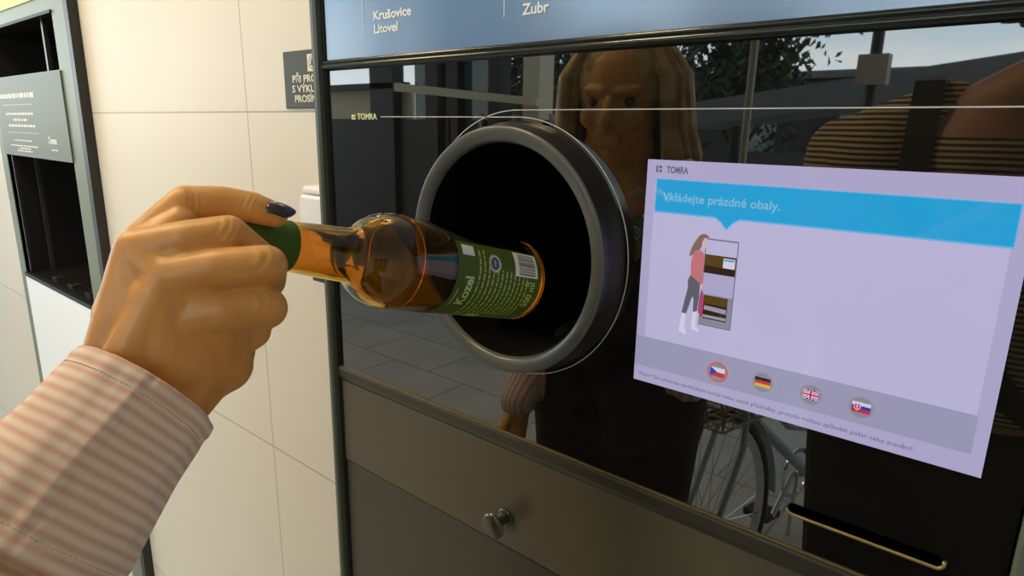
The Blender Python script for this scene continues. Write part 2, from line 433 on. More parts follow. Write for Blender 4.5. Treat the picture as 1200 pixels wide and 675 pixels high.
# language buttons
def button(u,v,kind,ring):
    cx,cz=su(u),sv(v); r=.0083
    b=MB().use(ring).disc((cx,cz),r,-.00056,40)
    b.use('lcd_button').disc((cx,cz),r-.0011,-.0006,40)
    w,h=.0058,.0037; yf=-.00065
    R=lambda mt,x0,x1,z0,z1,y=yf:b.use(mt).rect(cx+x0*w,cx+x1*w,cz+z0*h,cz+z1*h,y)
    if kind=='cz':
        R('lcd_white',-1,1,0,1); R('lcd_red',-1,1,-1,0); b.use('lcd_flag_blue').poly([(cx-w,cz-h),(cx,cz),(cx-w,cz+h)],yf-.00004)
    elif kind=='de':
        R('lcd_black',-1,1,.33,1); R('lcd_red',-1,1,-.33,.33); R('lcd_gold',-1,1,-1,-.33)
    elif kind=='gb':
        R('lcd_flag_blue',-1,1,-1,1)
        for mt,t,y in (('lcd_white',.34,.00003),('lcd_red',.12,.00006)):
            for s in (1,-1): b.use(mt).poly([(cx-w,cz-s*h),(cx-w+t*w,cz-s*h),(cx+w,cz+s*h-s*t*h),(cx+w,cz+s*h),(cx+w-t*w,cz+s*h),(cx-w,cz-s*h+s*t*h)],yf-y)
        R('lcd_white',-1,1,-.32,.32,yf-.0001); R('lcd_white',-.22,.22,-1,1,yf-.0001); R('lcd_red',-1,1,-.17,.17,yf-.00013); R('lcd_red',-.12,.12,-1,1,yf-.00013)
    else:
        R('lcd_white',-1,1,.33,1); R('lcd_flag_blue',-1,1,-.33,.33); R('lcd_red',-1,1,-1,-.33)
        b.use('lcd_white').poly([(cx-.78*w,cz+.65*h),(cx-.78*w,cz-.2*h),(cx-.42*w,cz-.7*h),(cx-.06*w,cz-.2*h),(cx-.06*w,cz+.65*h)],yf-.00005)
        b.use('lcd_red').poly([(cx-.70*w,cz+.55*h),(cx-.70*w,cz-.15*h),(cx-.42*w,cz-.55*h),(cx-.14*w,cz-.15*h),(cx-.14*w,cz+.55*h)],yf-.00008)
        b.use('lcd_white').rect(cx-.46*w,cx-.38*w,cz-.4*h,cz+.45*h,yf-.0001); b.rect(cx-.58*w,cx-.26*w,cz+.12*h,cz+.25*h,yf-.0001)
    o=b.build('language_button',disp); return o
for u,v,k,r,lb in ((.296,.866,'cz','lcd_orange','orange-ringed button with white, red and blue flag'),(.438,.860,'de','lcd_metal','button with black, red and gold flag'),(.577,.860,'gb','lcd_metal','button with crossed blue, white and red flag'),(.710,.860,'sk','lcd_metal','button with white, blue and red flag with shield')):
    button(u,v,k,r)['label']=lb

# ring round the opening, tunnel behind it
ax=(0,1,0); o0=(RC[0],0,RC[1])
b=MB().use('ring').revolve([(.1000,-.0205),(.1012,-.0240),(.1030,-.0258),(.1120,-.0276),(.1136,-.0270),(.1147,-.0255)],o0,ax,128)
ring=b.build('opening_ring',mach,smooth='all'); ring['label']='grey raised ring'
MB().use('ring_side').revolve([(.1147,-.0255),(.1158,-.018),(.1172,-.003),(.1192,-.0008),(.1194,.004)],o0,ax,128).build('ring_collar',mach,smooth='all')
b=MB().use('cavity').revolve([(.1000,-.0205),(.0992,-.012),(.0985,.06),(.098,.30)],o0,ax,96)
b.use('cavity').add([(RC[0]+.099*math.cos(2*PI*i/48),.30,RC[1]+.099*math.sin(2*PI*i/48)) for i in range(48)],[tuple(range(48))])
tun=b.build('opening_tunnel',mach,smooth=40)
b=MB().use('cavity_gloss')   # two rollers and a deflector seen in the tunnel
b.tube([(RC[0]-.045,.02,RC[1]-.082),(RC[0]-.03,.28,RC[1]-.082)],.010,16); b.build('roller',tun,smooth=40); b=MB().use('cavity_gloss')
b.tube([(RC[0]+.045,.02,RC[1]-.082),(RC[0]+.03,.28,RC[1]-.082)],.010,16)
b.build('roller',tun,smooth=40)
b=MB().use('cavity_gloss').add([(RC[0]+.02,.12,RC[1]-.03),(RC[0]+.09,.06,RC[1]+.02),(RC[0]+.09,.09,RC[1]+.03),(RC[0]+.02,.15,RC[1]-.02)],[(0,1,2,3)])
b.use('cavity_green').revolve([(.0,0),(.022,.002),(.026,.008)],(RC[0]+.080,.05,RC[1]-.030),(-.8,-.5,.2),24)
b.build('deflector',tun)
# receipt slot
b=MB().use('cavity')
pts=rrect(SL[0],SL[1],SL[2],SL[3],.0044); n=len(pts)
b.add([(p[0],.0,p[1]) for p in pts]+[(p[0],.03,p[1]) for p in pts],[(i,(i+1)%n,(i+1)%n+n,i+n) for i in range(n)]+[tuple(range(2*n-1,n-1,-1))])
slot=b.build('receipt_slot',mach)
b=MB().use('brass')
low=[(SL[0]+.0008,1.1452)]+[(SL[0]+.0044+.0044*math.cos(math.radians(a)),1.1469+.0044*math.sin(math.radians(a))) for a in range(200,271,10)]+[(SL[1]-.0044+.0044*math.cos(math.radians(a)),1.1469+.0044*math.sin(math.radians(a))) for a in range(270,361,10)]+[(SL[1]-.0002,1.149)]
b.tube([(x,-.0006,z) for x,z in low],.0013,8)
b.build('slot_lip',slot,smooth='all')['label']='brass coloured slot lip'

# rail under the header, header sign
b=MB().use('rail')
prof=[(0.,1.4822),(-.0035,1.4826),(-.0058,1.4842),(-.0066,1.4862),(-.0060,1.4884),(-.0042,1.4896),(-.0050,1.4908),(-.0048,1.4926),(-.0030,1.4938),(0.,1.4942)]
n=len(prof)
b.add([(x,y,z) for x in (GX0-.002,GX1) for y,z in prof],[(i,i+1,i+1+n,i+n) for i in range(n-1)]+[(0,n,2*n-1,n-1)])
b.build('header_rail',mach,smooth=50)
hd=MB().use('blue_sign').box(GX0+.003,GX1,-.0012,.02,1.4942,1.95).build('header_sign',mach)
b=MB().use('white_print')
put_text(b,'Litovel',-.586,-.547,1.5170,-.0016,cap=.0086,bold=.025); b.build('header_lettering',hd)
b=MB().use('white_print'); put_text(b,'Krušovice',-.586,-.5262,1.5303,-.0016,cap=.0086,bold=.025); b.build('header_lettering',hd)
b=MB().use('white_print'); put_text(b,'Zubr',-.3815,-.3525,1.5170,-.0016,cap=.0086,bold=.025); b.build('header_lettering',hd)
b=MB().use('white_print'); b.rect(-.6046,-.6038,1.5165,1.62,-.0016); b.build('divider_line',hd); b=MB().use('white_print'); b.rect(-.4029,-.4021,1.5170,1.62,-.0016); b.build('divider_line',hd)

# side frames
def side_frame(xa,xb,lbl=None):
    b=MB().use('frame_grey')
    b.box(xa,xb,-.010,.09,0.,2.0,.0025)
    return b.build('side_frame',mach,smooth=None)
side_frame(-.6935,-.6835)
side_frame(.0185,.0700)
MB().use('black').box(-.6835,GX0-.0005,-.001,.05,0.,2.0).build('gasket',mach)
# ledge under the glass, drawer front, door
b=MB().use('edge')
prof=[(0.,1.1148),(-.0030,1.1144),(-.0040,1.1125),(-.0034,1.1030),(-.0024,1.0990),(.0,1.0978)]
n=len(prof)
b.add([(x,y,z) for x in (GX0-.003,GX1) for y,z in prof],[(i,i+1,i+1+n,i+n) for i in range(n-1)]+[(0,n,2*n-1,n-1)])
led=b.build('ledge',mach)
MB().use('brass').box(GX0-.002,GX1,-.0016,.002,1.1146,1.1156).build('ledge_edge',led)['label']='thin brass coloured edge'
MB().use('drawer').box(GX0,GX1,-.0010,.03,.9815,1.0972,.0012).build('flap_panel',mach)
door=MB().use('door').box(GX0,GX1,.0005,.03,.06,.9805,.0012).build('lower_door',mach)
plate('inner_chassis',[(-.68,0),(GX1,0),(GX1,1.5),(-.68,1.5)],[circle(*RC,.1195),rrect(SL[0],SL[1],SL[2],SL[3],.0044)],.008,.02,'black',mach)
# knob
kc=V((-.3905,-.001,1.0175))
b=MB().use('knob').revolve([(.0,-.0002),(.0098,-.0002),(.0104,.0010),(.0104,.0028),(.0090,.0040),(.0052,.0046),(.0050,.0175),(.0060,.0185),(.0125,.0196),(.0140,.0210),(.0142,.0226),(.0130,.0242),(.009,.0252),(.0,.0256)],kc,(0,-1,0),48)
b.build('knob',mach,smooth=40)['label']='round gunmetal knob'
# cabinet body behind the front
MB().use('black').add(*(lambda x0,x1,y0,y1,z0,z1:([(x,y,z) for x in (x0,x1) for y in (y0,y1) for z in (z0,z1)],[(0,1,3,2),(4,6,7,5),(2,3,7,6),(0,2,6,4),(1,5,7,3)]))(-.69,.066,.09,.75,.0,2.0)).build('cabinet_body',mach)

# ================================================================== LEFT MACHINE
YF=.070
m2=empty('reverse_vending_machine',(-2.12,YF,0),'sage green return machine with open dark hatches and white lower panel','vending machine')
face_out=[(-2.505,.0),(-1.768,.0),(-1.768,1.95),(-2.505,1.95)]
h1=[(-2.470,1.539),(-1.856,1.539),(-1.856,1.669),(-2.470,1.669)]
h2=[(-2.447,.955),(-1.850,.955),(-1.850,1.322),(-2.447,1.322)]
plate('face_panel',face_out,[h1,h2],YF,.012,'olive',m2)
MB().use('dark_border').box(-1.768,-1.742,YF-.002,.095,0.,1.95).build('side_edge',m2)
MB().use('lime').box(-2.505,-1.768,YF-.003,YF,1.705,1.95).build('header',m2)['label']='lime green header strip'
lp=MB().use('olive_panel').box(-2.447,-1.846,YF-.004,YF,1.322,1.537).build('instruction_panel',m2)
b=MB().use('white_print2')
def dashes(b,x0,x1,z,h,y,rn,gap=.006,lo=.012,hi=.04):
    x=x0
    while x<x1-.004:
        w=min(rn.uniform(lo,hi),x1-x); b.rect(x,x+w,z-h/2,z+h/2,y); x+=w+gap
rn=random.Random(3)
yy=YF-.0045
dashes(b,-2.395,-2.075,1.486,.0125,yy,rn)
for z,x0,x1 in ((1.438,-2.36,-2.10),(1.422,-2.30,-2.16),(1.406,-2.35,-2.10),(1.366,-2.32,-2.14),(1.351,-2.36,-2.10),(1.344,-2.28,-2.17),(1.337,-2.30,-2.16)): dashes(b,x0,x1,z,.006 if z>1.4 else .0035,yy,rn,.005,.008,.03)
b.rect(-2.38,-2.10,1.4615,1.4628,yy); b.rect(-2.36,-2.08,1.3865,1.3875,yy)
b.build('printed_text',lp)
b=MB().use('white_print2'); b.disc((-1.998,1.372),.010,yy,20,.006); dashes(b,-1.986,-1.940,1.369,.012,yy,rn,.003,.008,.012); dashes(b,-1.99,-1.94,1.348,.004,yy,rn,.003,.006,.012); b.build('printed_emblem',lp)
def niche(name,x0,x1,z0,z1,dep,mt):
    b=MB().use(mt); y0,y1=YF+.002,YF+dep
    b.add([(x0,y0,z0),(x1,y0,z0),(x1,y0,z1),(x0,y0,z1),(x0,y1,z0),(x1,y1,z0),(x1,y1,z1),(x0,y1,z1)],[(0,1,5,4),(1,2,6,5),(2,3,7,6),(3,0,4,7),(4,5,6,7)])
    return b.build(name,m2)
n1=niche('upper_hatch',-2.470,-1.856,1.539,1.669,.20,'hole_dark')
MB().use('hole_grey').box(-2.020,-2.008,YF+.02,YF+.03,1.539,1.669).build('hatch_divider',n1); b=MB().use('black').box(-2.47,-1.856,YF-.004,YF+.004,1.665,1.672); b.build('hatch_seal',n1)
n2=niche('lower_hatch',-2.447,-1.850,.955,1.322,.24,'hole_dark')
for q in ((-2.415,-2.409,YF+.004,YF+.01,.965,1.322),(-2.38,-2.372,YF+.05,YF+.06,.965,1.322),(-1.955,-1.945,YF+.10,YF+.11,1.04,1.322)): MB().use('hole_grey').box(*q).build('guide_rail',n2)
for x in (-2.30,-2.16,-2.02): MB().use('hole_grey').box(x,x+.04,YF+.03,YF+.055,.957,.960).build('floor_tab',n2)
MB().use('black').box(-2.447,-1.850,YF-.005,YF+.012,.946,.957).build('hatch_sill',m2)
MB().use('white_panel').box(-2.444,-1.852,YF-.004,YF+.002,.12,.944).build('lower_panel',m2)['label']='plain white lower panel'
MB().use('black').add([(x,y,z) for x in (-2.5,-1.745) for y in (.082,.6) for z in (.0,1.95)],[(0,1,3,2),(4,6,7,5),(2,3,7,6),(0,2,6,4),(1,5,7,3)]).build('cabinet_body',m2)

# ================================================================== SIGN AND DISPENSER ON THE WALL
YW=.09
sg=empty('wall_sign',(-.835,YW,1.485),'small charcoal notice with white capitals and a bell symbol on the cream wall','sign')
MB().use('sign_dark').box(-.914,-.756,YW-.003,YW-.0002,1.4445,1.5255,.001).build('sign_board',sg)
b=MB().use('cream_print')
put_text(b,'PŘI PROBLÉMU',-.8905,-.7775,1.4815,YW-.0034,cap=.0095,bold=.02)
put_text(b,'S VÝKUPEM',-.8925,-.8005,1.4675,YW-.0034,cap=.0095,bold=.02)
put_text(b,'PROSÍM ZVOŇTE',-.8870,-.7600,1.4535,YW-.0034,cap=.0095,bold=.02)
b.build('sign_lettering',sg)
b=MB().use('cream_print').rect(-.8500,-.8230,1.4955,1.5190,YW-.0034)
b.use('sign_dark').disc((-.8365,1.5075),.0095,YW-.0037,32,.0083)
b.poly([(-.8425,1.5035),(-.8405,1.5055),(-.8400,1.5100),(-.8380,1.5130),(-.8365,1.5140),(-.8350,1.5130),(-.8330,1.5100),(-.8325,1.5055),(-.8305,1.5035)],YW-.0038); b.disc((-.8365,1.5022),.0016,YW-.0039,12)
b.build('bell_symbol',sg)
ds=empty('wall_dispenser',(-.81,YW,1.19),'white plastic box with a lid on the wall beside the black machine','dispenser')
b=MB().use('white_plastic'); 
def rbox(b,x0,x1,y0,y1,z0,z1,r,n=5):
    pts=[]
    for cx,cz,a in ((x1-r,z1-r,0),(x0+r,z1-r,90),(x0+r,z0+r,180),(x1-r,z0+r,270)):
        for i in range(n+1):
            w=math.radians(a+90*i/n); pts.append((cx+r*math.cos(w),cz+r*math.sin(w),math.cos(w),math.sin(w)))
    N=len(pts); c=.004
    vs=[(p[0]-p[2]*c,y0,p[1]-p[3]*c) for p in pts]+[(p[0],y0+c,p[1]) for p in pts]+[(p[0],y1,p[1]) for p in pts]
    b.add(vs,[tuple(range(N)),tuple(range(3*N-1,2*N-1,-1))]+[(i+k*N,(i+1)%N+k*N,(i+1)%N+(k+1)*N,i+(k+1)*N) for i in range(N) for k in (0,1)])
rbox(b,-.846,-.776,YW-.035,YW-.0002,1.205,1.3225,.008); b.build('dispenser_body',ds,smooth=30)
b=MB().use('white_plastic'); rbox(b,-.8405,-.780,YW-.032,YW-.0002,1.3235,1.335,.005); b.build('dispenser_lid',ds,smooth=30)
MB().use('hole_grey').box(-.826,-.796,YW-.030,YW-.012,1.196,1.206).build('dispenser_nozzle',ds)

# ================================================================== BOTTLE
B0=V((-.3466,-.0380,1.2900)); BA=V((-.0233,-.9664,.2560)).normalized()
camv=(V((0,-.467,1.42))-B0); camv=(camv-BA*camv.dot(BA)).normalized()      # side of the bottle that faces the room
upv=BA.cross(camv)
if upv.z<0: upv=-upv
bot=empty('beer_bottle',B0,'empty brown glass beer bottle with green label held half inside the round opening','bottle')
prof=[(.0,.003),(.020,.003),(.026,.0008),(.030,.0006),(.0325,.003),(.0336,.009),(.0338,.016),(.0338,.148),(.0335,.155),(.0322,.162),(.0298,.168),(.0264,.1732),(.0228,.1770),(.0202,.1800),(.0188,.1835),(.0180,.189),(.0175,.198),(.0168,.210),(.0158,.225),(.0146,.240),(.0140,.246),(.0142,.2475),(.0152,.2485),(.0152,.2535),(.0142,.2550),(.0134,.2570),(.0132,.2605),(.0122,.2620),(.0104,.2610),(.0098,.257)]
inner=[(.0098,.2400),(.0116,.232),(.0132,.215),(.0144,.198),(.0150,.187),(.0166,.181),(.0200,.1762),(.0236,.1715),(.0270,.1658),(.0292,.159),(.0305,.151),(.0308,.145),(.0308,.016),(.0296,.0095),(.0262,.007),(.018,.0085),(.0,.0095)]
b=MB().use('amber').revolve(prof+inner,B0,BA,72,ref=camv)
gl=b.build('glass_body',bot,smooth='all')
# moulded glass ridges on the shoulder and heel
for r,h in ((.0340,.1465),(.0340,.0120)):
    b=MB().use('amber').revolve([(r-.0006+.0007*math.cos(a),h+.0009*math.sin(a)) for a in [2*PI*i/8 for i in range(8)]],B0,BA,72,ref=camv,closed=True)
    b.build('moulded_ridge',gl,smooth='all')
def onbottle(r): return lambda th,h: B0+BA*h+(camv*math.cos(th)+upv*math.sin(th))*r
FO=lambda h:[q for q in prof][0]
fprof=[(.0158,.2290),(.0156,.2310),(.0151,.2360),(.0144,.2450),(.0156,.2480),(.0156,.2540),(.0147,.2556),(.0139,.2575),(.0138,.2615),(.0120,.2632),(.0,.2634)]
b=MB().use('foil').revolve(fprof,B0,BA,64,ref=camv); b.build('neck_foil',bot,smooth=45)['label']='green paper foil round the neck'
def wrapped(r): # u = arc length (metres, + = towards upv), h = height along bottle
    f=onbottle(r); return lambda u,h: f(u/.0340,h)
def wrap_poly(b,pts,r,nsub=1):
    f=wrapped(r); b.add([f(u,HK(h)) for u,h in pts],[tuple(range(len(pts)))])
def wrap_rect(b,u0,u1,h0,h1,r,n=None):
    n=n or max(1,int(abs(u1-u0)/.0012)); f=wrapped(r)
    b.add([f(u0+(u1-u0)*i/n,HK(h)) for i in range(n+1) for h in (h0,h1)],[(2*i,2*i+2,2*i+3,2*i+1) for i in range(n)])
def wrap_text(b,txt,u0,u1,h,cap,r,bold=.02):
    me,a,c,lo,hi=textmesh(txt,bold,0.); f=wrapped(r); s=(u1-u0)/(c-a); k=cap/CAPH()
    b.mesh(me,fn=lambda v:f(u0+(v.x-a)*s,HK(h)+v.y*k))
LU0,LU1,LH0,LH1=-.062,.0245,.018,.114
HK=lambda h: .018+(h-.017)*1.39
b=MB().use('label'); 
f=wrapped(.03405); n=64
# label with a curved upper edge
vs=[];
for i in range(n+1):
    u=LU0+(LU1-LU0)*i/n
    top=LH1 + .010*max(0,min(1,(-.022-u)/.035))**1.3
    vs+= [f(u,LH0),f(u,(LH0+top)/2),f(u,top)]
b.add(vs,[(3*i+k,3*i+3+k,3*i+4+k,3*i+1+k) for i in range(n) for k in (0,1)])
lab=b.build('back_label',bot,smooth='all')
rn=random.Random(5)
R1=.03415
b=MB().use('label_pale')
wrap_text(b,'Kozel',-.026,-.002,.0735,.0085,R1,.03)
wrap_rect(b,-.028,-.012,.0825,.0830,R1)
b.build('brand_lettering',lab)
b=MB().use('label_yellow')
for k in range(12):
    h=.0690-.0037*k; u=-.036 if k>1 else -.044; end=.004+.004*(k%3) if k<5 else .006
    if k in (0,1): end=.020
    while u<end:
        w=rn.uniform(.002,.006); wrap_rect(b,u,min(u+w,end),h,h+.0011,R1); u+=w+.0010
wrap_rect(b,-.046,-.038,.050,.060,R1)
wrap_text(b,'500 ml',-.022,.000,.0215,.0070,R1,.03)
b.build('label_print',lab)
b=MB().use('label_gold'); 
def wdisc(b,u0,h0,ro,r,ri=0.,n=28):
    f=wrapped(r)
    if ri==0: b.add([f(u0+ro*math.cos(2*PI*i/n),HK(h0)+ro*math.sin(2*PI*i/n)) for i in range(n)],[tuple(range(n))])
    else: b.add([f(u0+q*math.cos(2*PI*i/n),HK(h0)+q*math.sin(2*PI*i/n)) for i in range(n) for q in (ri,ro)],[(2*i,2*i+1,(2*i+3)%(2*n),(2*i+2)%(2*n)) for i in range(n)])
wdisc(b,.0105,.0575,.0072,R1); b.use('label_white'); wdisc(b,.0105,.0575,.0060,.03420,.0052); b.use('label_blue'); wdisc(b,.0105,.0575,.0046,.03420); b.use('label_gold'); wrap_rect(b,.0080,.0130,.0570,.0582,.03425,4)
b.build('quality_seal',lab)
b=MB().use('label_white'); wrap_rect(b,.0135,.0215,.0735,.0825,R1)
b.build('white_square',lab)
b=MB().use('label_white'); wrap_rect(b,.0035,.0235,.0195,.0400,R1); b.use('label_black'); u=.0050
while u<.0215:
    w=rn.choice((.0004,.0006,.0010)); wrap_rect(b,u,u+w,.0215,.0365,.03420,1); u+=w+rn.choice((.0005,.0007,.0010))
b.build('barcode',lab)
b=MB().use('label_pale')
cc=[(.0065+.0026*math.cos(math.radians(a)),.0285+.0026*math.sin(math.radians(a))) for a in (90,210,330)]
for i in range(3):
    p=V(cc[i]).lerp(V(cc[(i+1)%3]),.12); q=V(cc[i]).lerp(V(cc[(i+1)%3]),.80); d=(q-p).normalized(); nn=V((-d.y,d.x))*.0004
    o_=V((-.0085,.0))
    wrap_poly(b,[p-nn+o_,q-nn+o_,q+nn+o_,p+nn+o_],R1)
b.build('recycling_symbol',lab)
b=None
# ================================================================== PERSON HOLDING THE BOTTLE
hand_parts=[
 # wrist and heel of the hand
 ((-0.33781,-0.38046,1.28009),(-0.34431,-0.36052,1.30059),.017,.0172),((-0.32341,-0.36785,1.26537),(-0.32576,-0.34370,1.28404),.017,.0180),((-0.32499,-0.37547,1.27496),(-0.33008,-0.35356,1.29374),.021,.020),
 # metacarpals
 ((-0.34431,-0.36052,1.30059),(-0.34504,-0.34317,1.35641),.0175,.0132),((-0.33116,-0.35803,1.29929),(-0.32468,-0.33849,1.34533),.019,.0128),
 ((-0.32550,-0.35037,1.29177),(-0.31707,-0.33438,1.32590),.019,.0125),((-0.32495,-0.34329,1.28321),(-0.31739,-0.32670,1.30685),.0180,.0125),
 ((-0.32869,-0.33697,1.28338),(-0.32349,-0.32295,1.29681),.0165,.0145),
 ((-0.34504,-0.34317,1.35641),(-0.32468,-0.33849,1.34533),.0128,.0122),((-0.32468,-0.33849,1.34533),(-0.31707,-0.33438,1.32590),.0125,.0122),((-0.31707,-0.33438,1.32590),(-0.31739,-0.32670,1.30685),.0122,.0115),
 ((-0.33910,-0.34974,1.30396),(-0.33458,-0.33577,1.33570),.020,.016),((-0.35676,-0.35068,1.30924),(-0.35873,-0.33622,1.33846),.018,.015),
 ((-0.32706,-0.33195,1.35517),(-0.30923,-0.32557,1.34137),.0112,.0112),((-0.31245,-0.32856,1.33831),(-0.30446,-0.32463,1.32151),.0110,.0105),((-0.32890,-0.34243,1.33360),(-0.32148,-0.34233,1.30635),.0165,.0190),((-0.34301,-0.34589,1.34270),(-0.33266,-0.34906,1.31438),.0150,.0175),((-0.32629,-0.33311,1.29330),(-0.32221,-0.31818,1.29581),.0185,.0150),((-0.32221,-0.31818,1.29581),(-0.32464,-0.31177,1.30121),.0140,.0120),
 ((-0.30754,-0.32307,1.32183),(-0.31717,-0.32214,1.29962),.0130,.0145),
 # thumb
 ((-0.36649,-0.34590,1.32015),(-0.36709,-0.33043,1.35728),.017,.0135),((-0.36709,-0.33043,1.35728),(-0.36060,-0.31198,1.37701),.0135,.0108),((-0.36060,-0.31198,1.37701),(-0.35138,-0.29608,1.37754),.0105,.0094),
 ((-0.35138,-0.29608,1.37754),(-0.34285,-0.28443,1.37501),.0094,.0088),((-0.34285,-0.28443,1.37501),(-0.33594,-0.27476,1.37051),.0090,.0074),
 # web between thumb and forefinger
 ((-0.35700,-0.33453,1.35588),(-0.35313,-0.31930,1.36824),.012,.009),
 # forefinger
 ((-0.34504,-0.34317,1.35641),(-0.32421,-0.32819,1.36366),.0130,.0104),((-0.32421,-0.32819,1.36366),(-0.31433,-0.31287,1.36695),.0104,.0092),((-0.31433,-0.31287,1.36695),(-0.32062,-0.29454,1.35268),.0092,.0080),((-0.32062,-0.29454,1.35268),(-0.33515,-0.28531,1.33567),.0080,.0068),
 # middle finger
 ((-0.32468,-0.33849,1.34533),(-0.30431,-0.32364,1.35128),.0125,.0108),((-0.30431,-0.32364,1.35128),(-0.29210,-0.30634,1.35261),.0108,.0104),((-0.29210,-0.30634,1.35261),(-0.31307,-0.29405,1.33882),.0102,.0088),((-0.31307,-0.29405,1.33882),(-0.33990,-0.28827,1.33041),.0088,.0072),
 # ring finger
 ((-0.31707,-0.33438,1.32590),(-0.29957,-0.32365,1.33064),.0122,.0110),((-0.29957,-0.32365,1.33064),(-0.29072,-0.30927,1.33159),.0110,.0108),((-0.29072,-0.30927,1.33159),(-0.31409,-0.29783,1.32140),.0104,.0088),((-0.31409,-0.29783,1.32140),(-0.34232,-0.29275,1.32278),.0088,.0074),
 # little finger
 ((-0.31739,-0.32670,1.30685),(-0.31284,-0.31793,1.30985),.0115,.0100),((-0.31284,-0.31793,1.30985),(-0.30843,-0.30730,1.31479),.0100,.0088),((-0.30843,-0.30730,1.31479),(-0.32863,-0.29861,1.31079),.0088,.0078),((-0.32863,-0.29861,1.31079),(-0.34910,-0.29616,1.31303),.0078,.0066),
]
hand_me=organic(hand_parts,.00095,16,.5)

# skin folds over the finger joints
for jp,jd,wd,am in (((-0.33654,-0.28915,1.37735),(-0.32856,-0.27899,1.37160),.0075,.00070),((-0.34851,-0.31303,1.37994),(-0.34250,-0.30040,1.37861),.008,.00055),((-0.30754,-0.31686,1.37028),(-0.30836,-0.30648,1.36301),.007,.00070),((-0.28608,-0.31113,1.35758),(-0.29116,-0.30073,1.34885),.0075,.00072),((-0.28337,-0.31440,1.33620),(-0.28801,-0.30398,1.33059),.0075,.00070)):
    jp=V(jp); jd=(V(jd)-jp).normalized()
    for v in hand_me.vertices:
        d=v.co-jp; s=d.dot(jd)
        if abs(s)<.0065 and d.length<.02:
            lat=(d-jd*s).length
            v.co-=v.normal*am*(.5+.5*math.cos(2*PI*s/.0030))*math.exp(-(s/.0042)**2)*math.exp(-(lat/wd)**2)

